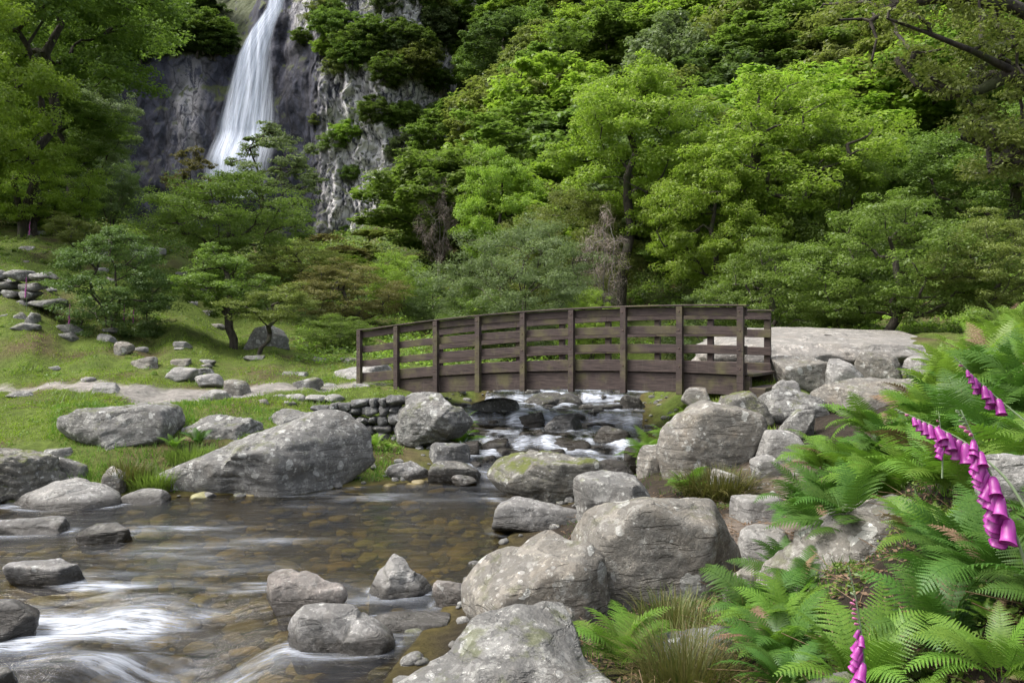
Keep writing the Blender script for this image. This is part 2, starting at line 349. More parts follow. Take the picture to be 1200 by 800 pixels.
def rock(u0, v0, u1, v1, D, mat, label, name='boulder', sub=5, outline=None, dep=.8, rot=None, group=None, sink=1.5, rough=.055, lo=.58, cat='boulder', seed=None, strata=.5):
    seed = seed if seed is not None else int(u0*7+v0*13+D*101) % 99991
    W = (u1-u0)/F*D; H = (v1-v0)/F*D*sink; top = CAMH-(v0-VH)/F*D
    c = np.array([((u0+u1)/2-600)/F*D, D, top-H/2])
    if outline is not None:
        o = np.array([at(a, b, D)[[0, 2]] for a, b in outline]); cc = (o.max(0)+o.min(0))/2; W, H = o.max(0)-o.min(0)
        c = np.array([cc[0], D, cc[1]]); o = o-cc; kk = 1+.28*W*dep/2/D; c = np.array([c[0]*kk, D*kk, CAMH+(c[2]-CAMH)*kk])
        p, Fq = rock_verts(seed, W/2, W*dep/2, H/2, sub, o, rough, lo, strata=strata)
    else: p, Fq = rock_verts(seed, W/2, W*dep/2, H/2, sub, None, rough, lo, strata=strata)
    me = mesh_np(name, p, Fq, MR[mat]); o = link(name, me, None, c)
    if rot is not None: o.rotation_euler = (0, 0, rot)
    ROCKS.append((c[0], c[1], W/2, W*dep/2, top)); tag(o, label, cat, group)
    return o

# right side, near to far
rock(0, 0, 0, 0, 3.5, 'grey', 'large dark grey lichened boulder at the bottom edge beside the pool', outline=[(470, 838), (490, 790), (520, 760), (556, 740), (600, 731), (640, 738), (678, 760), (712, 790), (748, 822), (780, 880), (750, 920), (610, 940), (465, 920)], sub=6, dep=.8, rough=.035)
rock(0, 0, 0, 0, 5.7, 'tan', 'big brown grey boulder with round white lichen patches, behind the small fern', outline=[(684, 690), (676, 640), (690, 606), (716, 588), (755, 580), (800, 588), (838, 594), (854, 625), (862, 668), (864, 715), (850, 760), (770, 765), (700, 750)], sub=6, dep=.75, rough=.03, seed=71)
rock(0, 0, 0, 0, 5.35, 'tan', 'wedge shaped boulder with a pale flat top leaning on the big lichened boulder', outline=[(548, 720), (552, 696), (570, 674), (600, 654), (642, 640), (690, 632), (708, 650), (714, 700), (704, 740), (646, 762), (566, 760)], sub=6, dep=.85, rough=.025, seed=32)
rock(624, 703, 682, 750, 4.35, 'tan', 'small light stone wedged between the three big near boulders', 'rock', cat='rock')
rock(752, 726, 884, 800, 3.9, 'dark', 'low grey boulder half hidden behind the rush tuft', dep=.7)
rock(575, 584, 684, 619, 9.3, 'pgrey', 'low flat grey boulder reaching into the pool from the right bank', dep=.6, sink=1.4)
rock(0, 0, 0, 0, 11.0, 'mossy', 'tan overhanging boulder with pale top at the foot of the cascade', outline=[(578, 562), (590, 548), (622, 534), (660, 531), (690, 538), (702, 560), (698, 580), (660, 592), (620, 586), (592, 577)], sub=6, dep=.7)
rock(672, 553, 782, 606, 8.6, 'grey', 'rounded grey boulder between the big lichened boulder and the tall bank boulder', sink=1.4)
rock(740, 512, 800, 566, 10.4, 'tan', 'narrow tan boulder tucked against the left side of the tall bank boulder', sink=1.4)
rock(0, 0, 0, 0, 10.0, 'tan', 'tall rounded tan boulder on the right bank just below the bridge end', outline=[(768, 530), (774, 500), (795, 484), (830, 472), (862, 474), (888, 486), (892, 505), (884, 535), (870, 556), (820, 575), (780, 570)], sub=6, dep=.8, rough=.03)
rock(884, 497, 944, 552, 9.7, 'pale', 'smooth pale grey boulder right of the tall bank boulder', sink=1.4, rough=.02)
rock(874, 524, 918, 556, 9.0, 'pale', 'small pale cobble at the foot of the smooth pale boulder', 'rock', sub=4, cat='rock')
rock(914, 474, 962, 506, 10.6, 'grey', 'blotchy white and grey stone behind the smooth pale boulder', 'rock', sub=5, cat='rock')
rock(836, 452, 905, 492, 12.0, 'mossy', 'mossy brown boulder under the grass at the right bridge end', dep=1.)
rock(886, 444, 970, 486, 12.3, 'grey', 'grey boulder with white lichen blotch right of the mossy boulder', dep=.9)
rock(955, 434, 1112, 505, 12.2, 'tan', 'long broken rock ledge with a pale edge below the flat slab', 'rock_ledge', dep=.6, sink=1.3, cat='rock ledge', strata=1.)
rock(858, 614, 934, 684, 6.4, 'pale', 'bright pale flat stone beside the trodden dirt, right of the lichened boulder', dep=.9, sink=1.4, rough=.02, lo=.75)
rock(852, 578, 930, 614, 7.6, 'pale', 'low worn stone at the upper end of the trodden dirt', dep=.9, rough=.02)
rock(0, 0, 0, 0, 4.4, 'tan', 'long sloping slab coming out of the ferns on the near bank', 'rock_slab', outline=[(885, 712), (905, 680), (950, 640), (1000, 598), (1040, 576), (1085, 592), (1100, 640), (1060, 715), (980, 770), (890, 765)], sub=6, dep=.6, cat='rock slab', strata=.9)
rock(848, 660, 905, 730, 4.9, 'tan', 'shaded tan stone just left of the long sloping slab', 'rock', cat='rock')
rock(925, 784, 1030, 830, 2.5, 'grey', 'flat slab corner at the bottom edge under the ferns', 'rock_slab', cat='rock slab', dep=.7)
rock(1146, 512, 1240, 580, 3.2, 'pale', 'pale stone showing through ferns at the right edge beside the tall foxglove', 'rock', cat='rock')
rock(1040, 470, 1100, 520, 8.0, 'tan', 'tan stone almost buried in ferns below the long ledge', 'rock', cat='rock')
# pool
rock(0, 0, 0, 0, 6.7, 'ptan', 'angular pinkish stone standing in the pool above the smoother brown one', outline=[(314, 705), (315, 680), (326, 674), (370, 676), (402, 684), (408, 694), (396, 712), (392, 735), (330, 735)], sub=5, dep=.7)
rock(0, 0, 0, 0, 5.85, 'pgrey', 'brown grey block in the pool nearest the bottom edge', outline=[(338, 755), (340, 722), (354, 713), (392, 716), (430, 728), (456, 742), (464, 752), (460, 785), (350, 790)], sub=5, dep=.6)
rock(0, 0, 0, 0, 7.1, 'ppale', 'pointed pale stone in the pool left of the wedge shaped boulder', outline=[(432, 692), (440, 674), (460, 653), (472, 655), (496, 678), (506, 692), (500, 710), (440, 712)], sub=5, dep=.7)
rock(506, 671, 552, 708, 6.8, 'ptan', 'small rounded tan stone touching the wedge shaped boulder', 'rock', cat='rock')
rock(428, 712, 530, 748, 6.4, 'ppale', 'pale flat stone barely breaking the water beside the pointed stone', 'rock', dep=.8, sink=1.1, cat='rock', rough=.02, lo=.8)
rock(-60, 682, 46, 752, 6.5, 'pgrey', 'pale topped boulder cut by the left edge above the white rapid', dep=.7)
rock(0, 648, 102, 686, 7.5, 'pgrey', 'low dark and pale flecked boulder in the pool at the left edge', dep=.6, sink=1.3)
rock(88, 611, 162, 640, 8.9, 'pdark', 'small brown mossy rock in midstream right of the flat grey ones', 'rock', dep=.6, cat='rock', sink=1.3)
rock(-30, 602, 82, 630, 9.3, 'pgrey', 'flat grey rock in the water at the left edge below the white whaleback stone', 'rock', dep=.5, cat='rock', sink=1.3)
rock(-90, 776, 30, 830, 5.1, 'pdark', 'dark wet rock in the bottom left corner of the rapid', 'rock', cat='rock', sink=1.2)
# left bank
rock(-70, 506, 62, 600, 11.0, 'mossy', 'rough brown layered boulder at the left edge by the water', sub=6, dep=.8, strata=1.3, rough=.07)
rock(50, 512, 92, 560, 12.0, 'grey', 'leaning slab stone right of the brown layered boulder', 'rock', cat='rock')
rock(62, 532, 104, 566, 11.6, 'grey', 'pointed grey stone set in the grassy gap behind the whaleback stone', 'rock', cat='rock')
rock(0, 0, 0, 0, 10.6, 'ppale', 'smooth whitish whaleback stone at the left water edge', outline=[(15, 592), (28, 578), (62, 566), (84, 563), (118, 570), (140, 582), (144, 592), (130, 606), (60, 612), (20, 604)], sub=6, dep=.6, rough=.018, lo=.8)
rock(143, 571, 198, 594, 10.9, 'ppale', 'small smooth oval stone right of the whaleback stone', 'rock', dep=.7, rough=.015, lo=.85, cat='rock')
rock(119, 541, 152, 575, 11.3, 'tan', 'small pointed lichened stone in the grass above the oval stone', 'rock', cat='rock')
rock(0, 0, 0, 0, 12.7, 'grey', 'overhanging lichened boulder with a tilted pale top on the left bank', outline=[(80, 500), (84, 488), (112, 478), (160, 474), (190, 470), (208, 476), (215, 492), (210, 512), (196, 528), (150, 540), (106, 528), (92, 514)], sub=6, dep=.8, seed=12)
rock(208, 476, 306, 532, 12.9, 'grey', 'rounded lichened boulder with a cracked cap behind the huge sloping boulder', sub=6, dep=.7, sink=1.3)
rock(308, 474, 382, 515, 13.7, 'grey', 'low speckled boulder behind the top of the huge sloping boulder', dep=.8)
rock(0, 0, 0, 0, 11.7, 'grey', 'huge grey sloping boulder with yellow lichen at the far edge of the pool', outline=[(164, 574), (180, 558), (215, 541), (270, 521), (320, 503), (354, 490), (382, 493), (404, 510), (412, 540), (405, 570), (385, 586), (290, 596), (190, 594)], sub=6, dep=.55, rough=.04, seed=5, strata=.9)
rock(102, 446, 150, 470, 15.9, 'pale', 'pale angular boulder on the grass beside the gravel path', dep=.8)
rock(190, 429, 232, 444, 17.6, 'pale', 'white stone beside the path at the left of the step row', 'rock', sub=4, cat='rock')
rock(226, 436, 262, 450, 17.2, 'pale', 'flat white stone in the middle of the step row by the path', 'rock', sub=4, cat='rock')
rock(256, 444, 292, 464, 16.4, 'tan', 'square brownish stone at the right of the step row by the path', 'rock', sub=4, cat='rock', lo=.6)
rock(230, 452, 274, 468, 15.9, 'pale', 'low flat stone in front of the step row on the path side', 'rock', sub=4, cat='rock')
rock(150, 417, 190, 434, 18.4, 'tan', 'long low stone in the turf above the path', 'rock', sub=4, cat='rock')
rock(275, 377, 338, 420, 22.5, 'grey', 'large pale grey boulder behind the two small trees', dep=.8)
rock(322, 430, 372, 452, 18.6, 'grey', 'half buried mossy grey stone left of the bridge approach', 'rock', cat='rock')
rock(388, 421, 470, 456, 18.4, 'pale', 'broad pale boulder behind the left end of the bridge', dep=.8)
rock(352, 447, 400, 460, 17.6, 'pale', 'low pale stone in the turf left of the bridge end post', 'rock', sub=4, cat='rock')
rock(410, 449, 440, 462, 16.9, 'pale', 'small flat pale stone under the bridge end post', 'rock', sub=4, cat='rock')
rock(110, 389, 138, 402, 20.4, 'pale', 'pale slab stone in the broken bank above the path', 'rock', sub=4, cat='rock')
rock(60, 378, 96, 390, 20.8, 'pale', 'flat pale stone near a small foxglove on the bank', 'rock', sub=4, cat='rock')
rock(130, 398, 158, 414, 19.6, 'tan', 'brownish stone right of the pale slab stone on the bank', 'rock', sub=4, cat='rock')
rock(36, 395, 66, 405, 20.2, 'grey', 'grey stone in the turf left of the flat pale stone', 'rock', sub=4, cat='rock')
rock(300, 268, 0, 0, 1, 'grey', 'x', sub=2) if False else None
rock(95, 292, 135, 306, 31, 'pale', 'pale stone at the top of the turf right of the thin bent trunk', 'rock', sub=4, cat='rock')
rock(24, 268, 52, 280, 33, 'grey', 'grey stone on the upper turf left of the thin bent trunk', 'rock', sub=4, cat='rock')
rock(150, 284, 200, 302, 33, 'pale', 'scattered pale rock at the cliff foot behind the thorn bush', 'rock', sub=4, cat='rock')
# bridge abutment and cascade
rock(0, 0, 0, 0, 13.9, 'grey', 'big grey undercut boulder below the left end of the bridge', outline=[(462, 505), (468, 482), (484, 470), (515, 468), (540, 478), (548, 496), (535, 512), (505, 522), (480, 528), (466, 520)], sub=6, dep=.8)
rock(500, 514, 560, 548, 13.0, 'dark', 'dark rounded boulder under the big undercut boulder', dep=.8)
rock(502, 536, 572, 566, 12.5, 'pdark', 'wet brown rounded boulder at the mouth of the cascade', dep=.7)
rock(443, 534, 506, 566, 12.5, 'pgrey', 'speckled grey boulder at the pool edge below the undercut boulder', dep=.7)
rock(420, 531, 446, 560, 12.7, 'pgrey', 'small block at the pool edge right of the huge sloping boulder', 'rock', sub=4, cat='rock')
rock(528, 556, 560, 566, 12.1, 'pgrey', 'small smooth wet stone at the foot of the wet brown boulder', 'rock', sub=4, cat='rock')
rock(551, 465, 614, 498, 17.0, 'dark', 'rounded dark brown boulder in the stream under the bridge', dep=.8, rough=.03)
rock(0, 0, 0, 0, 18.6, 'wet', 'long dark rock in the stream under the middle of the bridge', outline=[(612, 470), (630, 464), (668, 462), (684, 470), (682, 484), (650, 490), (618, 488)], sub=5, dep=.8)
rock(630, 486, 684, 508, 15.6, 'dark', 'flat topped brown boulder in the cascade right of midstream', dep=.8)
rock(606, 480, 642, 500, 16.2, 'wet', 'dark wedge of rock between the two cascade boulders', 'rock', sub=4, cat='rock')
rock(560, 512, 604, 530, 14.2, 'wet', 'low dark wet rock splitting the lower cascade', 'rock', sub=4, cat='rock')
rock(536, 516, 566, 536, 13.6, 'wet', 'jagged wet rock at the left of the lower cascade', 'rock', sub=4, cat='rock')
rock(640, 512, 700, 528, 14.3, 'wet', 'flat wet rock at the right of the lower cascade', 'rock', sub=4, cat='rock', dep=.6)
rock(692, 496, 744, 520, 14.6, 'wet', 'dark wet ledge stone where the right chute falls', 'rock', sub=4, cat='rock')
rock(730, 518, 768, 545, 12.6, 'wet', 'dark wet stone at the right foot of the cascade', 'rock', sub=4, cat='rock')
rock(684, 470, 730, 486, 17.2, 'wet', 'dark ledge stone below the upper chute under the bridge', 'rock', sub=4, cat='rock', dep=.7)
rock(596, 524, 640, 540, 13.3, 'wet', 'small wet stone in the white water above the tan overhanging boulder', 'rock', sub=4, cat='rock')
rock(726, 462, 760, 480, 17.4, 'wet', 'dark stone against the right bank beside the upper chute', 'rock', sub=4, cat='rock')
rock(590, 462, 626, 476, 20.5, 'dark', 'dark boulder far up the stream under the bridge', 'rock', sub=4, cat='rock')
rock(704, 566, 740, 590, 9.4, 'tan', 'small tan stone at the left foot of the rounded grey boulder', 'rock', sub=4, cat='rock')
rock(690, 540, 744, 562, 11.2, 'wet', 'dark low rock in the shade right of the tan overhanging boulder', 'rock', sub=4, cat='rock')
rock(828, 548, 868, 566, 8.9, 'tan', 'stone with moss peeping out of the grassy mound', 'rock', sub=4, cat='rock')

rock(902, 412, 972, 452, 14.3, 'tan', 'sloping brownish boulder against the front of the flat slab by the bridge', dep=.8, sink=1.3)
rock(962, 420, 1010, 452, 14.0, 'pale', 'pale stone in the middle of the rocks under the flat slab edge', 'rock', sub=4, cat='rock')
rock(1002, 408, 1068, 452, 14.2, 'tan', 'angular tan boulder under the flat slab edge above the long ledge', dep=.8, sink=1.3)
rock(1060, 412, 1112, 446, 14.0, 'pale', 'pale boulder under the right end of the flat slab by the bracken', dep=.8)
rock(905, 440, 940, 462, 12.9, 'pale', 'small pale stone between the flecked boulder and the sloping brownish one', 'rock', sub=4, cat='rock')
rock(796, 452, 836, 470, 12.9, 'tan', 'small brown stone in the grass under the last bridge bay', 'rock', sub=4, cat='rock')
# rock slab carrying the path right of the bridge
def build_slab():
    n = 90; V = []
    D0 = 15.0
    ang = np.linspace(-.5, 1.5, 2)
    # top outline (x, y); side falls to the ground in broken layers
    pts = np.array([(3.75, 15.5), (4.3, 14.9), (5.3, 14.8), (6.3, 14.75), (7.1, 15.0), (7.9, 15.7), (9.2, 17.2), (9.0, 19.4), (6.8, 20.3), (4.7, 19.3), (3.9, 17.4)])
    seg = np.linspace(0, len(pts), 260, endpoint=False); i = seg.astype(int) % len(pts); f = seg-seg.astype(int)
    O = pts[i]*(1-f[:, None])+pts[(i+1) % len(pts)]*f[:, None]; c = O.mean(0)
    rows = []
    for k, r in enumerate(np.linspace(0, 1, 34)[1:]):
        p = c+(O-c)*r; z = 1.90+.072*(p[:, 1]-14.8)+.10*fbm(P3(p[:, 0], p[:, 1])*.5, 3)-.14*sstep(.86, 1, r)-.1*sstep(6.5, 9, p[:, 0]); rows.append(np.stack([p[:, 0], p[:, 1], z], 1))
    base = rows[-1]
    for k, t in enumerate(np.linspace(0, 1, 26)[1:]):
        nrm = (O-c)/np.linalg.norm(O-c, axis=1)[:, None]
        z = base[:, 2]-t*.85
        led = .14*(1-2*np.abs(((z*2.6+fbm(P3(O[:, 0], O[:, 1])*.8, 2)*1.2) % 1)-.5))+.25*fbm(np.stack([O[:, 0]*1.1, O[:, 1]*1.1, z*2], 1), 4)
        cave = -.25*np.exp(-((O[:, 0]-6.0)/.38)**2-((z-1.42)/.22)**2)-.3*np.exp(-((O[:, 0]-7.2)/.8)**2-((z-1.6)/.08)**2)
        off = (.25*t+led+cave)
        rows.append(np.stack([O[:, 0]+nrm[:, 0]*off, O[:, 1]+nrm[:, 1]*off, z], 1))
    V = np.concatenate([[[c[0], c[1], 2.05]]]+rows); m = 260; Fs = []
    for k in range(len(rows)-1):
        a = 1+k*m; j = np.arange(m); jn = (j+1) % m
        Fs.append(np.stack([a+j, a+m+j, a+m+jn, a+jn], 1))
    Fq = np.concatenate(Fs)
    me = mesh_np('rock_slab', V-np.array([c[0], c[1], 1]), Fq, rock_mat('stone_slab', .62, (1, .94, .85), .35, .05, .35, .5, tex=.5), True)
    tag(link('rock_slab', me, None, (c[0], c[1], 1)), 'broad flat topped rock slab carrying the path at the right end of the bridge', 'rock slab')
build_slab()

# dry stone walls (stones are the wall's own pattern)
def stone_wall(name, label, quad_uvD, rows, per, mat, seed, dep=.25):
    r = np.random.default_rng(seed); Vs, Fs, n = [], [], 0
    (ua, va0, va1, Da), (ub, vb0, vb1, Db) = quad_uvD
    for i in range(rows):
        x = 0.
        while x < 1:
            w = r.uniform(.6, 1.5)/per; t = x+w/2; x += w
            u = ua+(ub-ua)*t; D = Da+(Db-Da)*t; v0 = va0+(vb0-va0)*t; v1 = va1+(vb1-va1)*t
            v = v0+(v1-v0)*(i+.5+r.uniform(-.15, .15))/rows
            p = at(u, v, D+r.uniform(-.06, .06)+i*-.03)
            hw = w*abs(ub-ua)/F*D*.64; hh = (v1-v0)/rows/F*D*r.uniform(.52, .78)
            P, Fq = rock_verts(int(r.integers(1e6)), hw, dep, hh, 3, None, .07)
            Vs.append(P+p); Fs.append(Fq+n); n += len(P)
    V = np.concatenate(Vs); c = V.mean(0); c[2] = V[:, 2].min()
    me = mesh_np(name, V-c, np.concatenate(Fs), mat); tag(link(name, me, None, c), label, 'stone wall')
stone_wall('stone_wall', 'mossy dry stone wall carrying the path to the left end of the bridge', ((366, 474, 520, 14.6), (476, 462, 532, 14.4)), 6, 8, MR['dark'], 4)
stone_wall('stone_wall', 'low tumbled stone wall end high on the left grassy bank', ((-60, 316, 360, 22.5), (44, 318, 362, 21.5)), 4, 4.5, MR['grey'], 8, .4)
stone_wall('stone_wall', 'second course of loose stones in front of the tumbled wall end', ((-40, 366, 384, 20.6), (44, 364, 392, 20.4)), 1, 6, MR['grey'], 9, .25)
stone_wall('stone_kerb', 'line of rough stones edging the turf above the dry stone wall', ((268, 462, 472, 16.2), (400, 460, 470, 15.4)), 1, 7, MR['pale'], 19, .2)

# ------------------------------------------------------------------ stuff: bed pebbles and bank cobbles
def scatter_stones(name, label, pts, smin, smax, mat, seed, flat=.6, kind='stuff'):
    r = np.random.default_rng(seed); Vs, Fs, n = [], [], 0
    for (x, y, z) in pts:
        s = smin+(smax-smin)*r.random()**2.2; P, Fq = rock_verts(int(r.integers(1e6)), s, s*r.uniform(.6, 1), s*flat*r.uniform(.6, 1.1), 2 if s < .09 else 3, None, .05)
        a = r.uniform(0, 6.28); R = np.array([[math.cos(a), -math.sin(a), 0], [math.sin(a), math.cos(a), 0], [0, 0, 1]])
        Vs.append(P@R.T+np.array([x, y, z])); Fs.append(Fq+n); n += len(P)
    me = mesh_np(name, np.concatenate(Vs), np.concatenate(Fs), mat); tag(link(name, me), label, name.replace('_', ' '), kind=kind)
r = np.random.default_rng(11); x = r.uniform(-9, 1.5, 4200); y = r.uniform(4, 12.8, 4200); s = sdist(x, y); k = (s > .3) | ((s > .05) & (y > 10))
x, y = x[k], y[k]; z = ground(x, y)
t = NT('bed_stone'); geo = t.n('NewGeometry'); tc = t.n('TexCoord')
c = t.n('ValToRGB', {'Fac': geo.outputs['Random Per Island']}); e = c.color_ramp.elements; e[0].color = (.05, .05, .018, 1); e[1].color = (.26, .25, .13, 1)
for p_, c_ in ((.3, (.16, .12, .03, 1)), (.5, (.11, .10, .04, 1)), (.60, (.26, .19, .06, 1)), (.65, (.13, .12, .06, 1)), (.85, (.24, .19, .09, 1))):
    q = e.new(p_); q.color = c_
cc = t.mix(.6, c.outputs[0], t.mix(t.ramp(t.noise(tc.outputs['Object'], 14, 5, .7), .3, .7), (.5, .5, .5), (1.4, 1.4, 1.4)), 'MULTIPLY')
M_BED = t.surf(t.n('BsdfPrincipled', {'Base Color': cc, 'Roughness': .6}).outputs[0])
scatter_stones('stream_bed_pebbles', 'brown and orange pebbles lying on the pool bed', np.stack([x, y, z], 1), .03, .20, M_BED, 5, .45)
r = np.random.default_rng(12); pts = []
for _ in range(9000):
    y_ = r.uniform(3, 22); x_ = r.uniform(-9, 5)
    pts.append((x_, y_))
pts = np.array(pts); s = sdist(pts[:, 0], pts[:, 1]); k = (s < .25) & (s > -.55) & ((pts[:, 1] > 10) | (pts[:, 0] > -1.6)) & ~((pts[:, 0] > -.9) & (pts[:, 1] < 3.2))
pts = pts[k][:420]; zz = ground(pts[:, 0], pts[:, 1])
scatter_stones('shore_gravel', 'loose cobbles and gravel along both banks of the stream', np.column_stack([pts, zz+.01]), .03, .13, MR['grey'], 6)
r = np.random.default_rng(13); x = r.uniform(-1, 2.5, 260); y = r.uniform(12.6, 22, 260); k = sdist(x, y) > .1; x, y = x[k], y[k]
scatter_stones('stream_stones', 'small dark wet stones breaking the cascade', np.column_stack([x, y, water_z(x, y)-.04]), .05, .22, MR['wet'], 16)
r = np.random.default_rng(14); x = r.uniform(1.2, 3.6, 900); y = r.uniform(4.4, 10.2, 900); k = sdist(x, y, DIRT) > -.2; x, y = x[k], y[k]
scatter_stones('path_gravel', 'small stones and grit on the trodden dirt of the right bank', np.column_stack([x, y, ground(x, y)]), .012, .06, MR['tan'], 17)

# ------------------------------------------------------------------ water
def build_water():
    ys = np.concatenate([np.arange(-5, 4, .12), np.arange(4, 9, .03), np.arange(9, 20.5, .035), np.arange(20.5, 31, .15)])
    xs = np.concatenate([np.arange(-15, -6, .10), np.arange(-6, 3, .035), np.arange(3, 13.2, .15)])
    Y, X = np.meshgrid(ys, xs, indexing='ij'); x, y = X.ravel(), Y.ravel()
    s = sdist(x, y); z = water_z(x, y)
    eps = .05; slope = np.abs(water_z(x, y+eps)-water_z(x, y-eps))/(2*eps)
    # flow runs towards the camera and out to the left; ripples are drawn out along it
    fl = sstep(12.4, 13.2, y)
    n_pool = fbm(P3(x*.55+.25*y, y*2.3, 1), 4); n_cas = fbm(P3(x*2.4, y*.9, 2), 4)
    n = n_pool*(1-fl)+n_cas*fl
    n_brk = fbm(P3(x*1.1+.5*y, y*3.4, 11), 4)
    foam = sstep(.25, .9, slope*1.1)*(.45+.9*n)*(.12+1.4*fl)
    foam += fl*sstep(-.15, .45, n_cas)*.62
    def blob(cu, cv, ru, rv, a, z0=0.):
        nonlocal foam
        D = (CAMH-z0)/(cv-VH)*F; cx = (cu-600)/F*D; cy = D
        rx = ru/F*D; ry = rv*D*D/(CAMH*F)
        foam = foam+a*np.exp(-((x-cx)/rx)**2-((y-cy)/ry)**2)*(.25+1.2*sstep(-.25, .35, n_brk))*(.22+1.5*np.clip(n+.05, -.15, 1))
    blob(95, 775, 150, 10, 1.7, -.3); blob(110, 742, 190, 38, 1.5, -.2); blob(330, 742, 90, 30, .5); blob(90, 716, 120, 16, .8)
    blob(205, 705, 90, 10, .22); blob(250, 690, 70, 5, .35)
    blob(210, 622, 90, 7, .42); blob(250, 640, 70, 5, .38); blob(40, 630, 60, 3, .55); blob(330, 633, 60, 3, .3); blob(170, 650, 120, 5, .2)
    blob(500, 580, 110, 5, .42); blob(460, 586, 70, 2.5, .75); blob(395, 597, 90, 4, .22); blob(560, 570, 60, 6, .3)
    blob(480, 735, 60, 16, .4); blob(455, 700, 40, 6, .35); blob(300, 690, 20, 10, .45); blob(540, 705, 30, 6, .2); blob(600, 556, 35, 7, .8); blob(680, 545, 30, 6, .5)
    # rocks ruffle the water just around them
    for (cx, cy, a, b, top) in ROCKS:
        if top > -.1 and cy < 21 and abs(cx) < 9:
            q = np.sqrt(((x-cx)/(a*1.04))**2+((y-cy)/(b*1.04))**2)
            foam += (.30+.35*fl)*np.exp(-((q-1)/.10)**2)*sstep(-.1, .4, n+.1)
    foam = np.clip(foam, 0, .66+.34*fl)*sstep(-.05, .12, s)
    rip = .012+.03*fl+.02*np.clip(foam, 0, 1)
    z = z+rip*n*1.3+.010*fbm(P3(x*1.3, y*6, 4), 3)*(1-fl)
    # smooth humps above the little rapid
    z += sstep(7.6, 6.8, y)*sstep(-1.4, -2.2, x)*.10*fbm(P3(x*.9+.4*y, y*1.6, 6), 2)
    z = np.where(s < 0, z-.0, z)
    idx = np.arange(len(x)).reshape(Y.shape); Fq = np.stack([idx[:-1, :-1], idx[:-1, 1:], idx[1:, 1:], idx[1:, :-1]], -1).reshape(-1, 4)
    keep = (s[Fq] > -.35).any(1); Fq = Fq[keep]; used, inv = np.unique(Fq, return_inverse=True); Fq = inv.reshape(-1, 4)
    t = NT('stream_water'); tc = t.n('TexCoord'); fa = t.n('Attribute', attribute_name='foam').outputs['Fac']
    v = t.scaled(tc.outputs['Object'], (1.2, 4.5, 1), rot=(0, 0, -.2)); n1 = t.noise(v, 2.2, 6, .62, .4)
    streak = t.noise(t.scaled(tc.outputs['Object'], (1.5, 8.0, 1), rot=(0, 0, -.25)), 2.6, 5, .6, .3)
    fine_s = t.noise(t.scaled(tc.outputs['Object'], (2.2, 22.0, 1), rot=(0, 0, -.3)), 2.4, 4, .6, .5)
    nrm = t.bump(t.math('ADD', n1, t.math('MULTIPLY', streak, .6)), .65, .06)
    tr = t.n('BsdfTransparent', {'Color': (.56, .50, .21, 1)}); gl = t.n('BsdfGlossy', {'Roughness': .11, 'Color': (1, 1, 1, 1), 'Normal': nrm})
    fr = t.math('MULTIPLY', t.n('Fresnel', {'IOR': 1.33, 'Normal': nrm}).outputs[0], 1.2, True)
    w = t.n('MixShader', {0: fr, 1: tr.outputs[0], 2: gl.outputs[0]})
    fo = t.n('BsdfDiffuse', {'Color': (.60, .65, .73, 1)})
    fac = t.math('MULTIPLY', fa, t.math('ADD', t.math('MULTIPLY', t.ramp(t.math('ADD', t.math('MULTIPLY', streak, .6), t.math('MULTIPLY', fine_s, .4)), .38, .62), 1.15), .12), True)
    m = t.n('MixShader', {0: fac, 1: w.outputs[0], 2: fo.outputs[0]})
    V = np.stack([x, y, z], 1)[used]
    me = mesh_np('water', V, Fq, t.surf(m.outputs[0]), True, {'foam': ('FLOAT', foam[used])})
    tag(link('water', me), 'brown mountain stream with silky white cascades opening into a calm pool', 'stream water', kind='structure')
build_water()

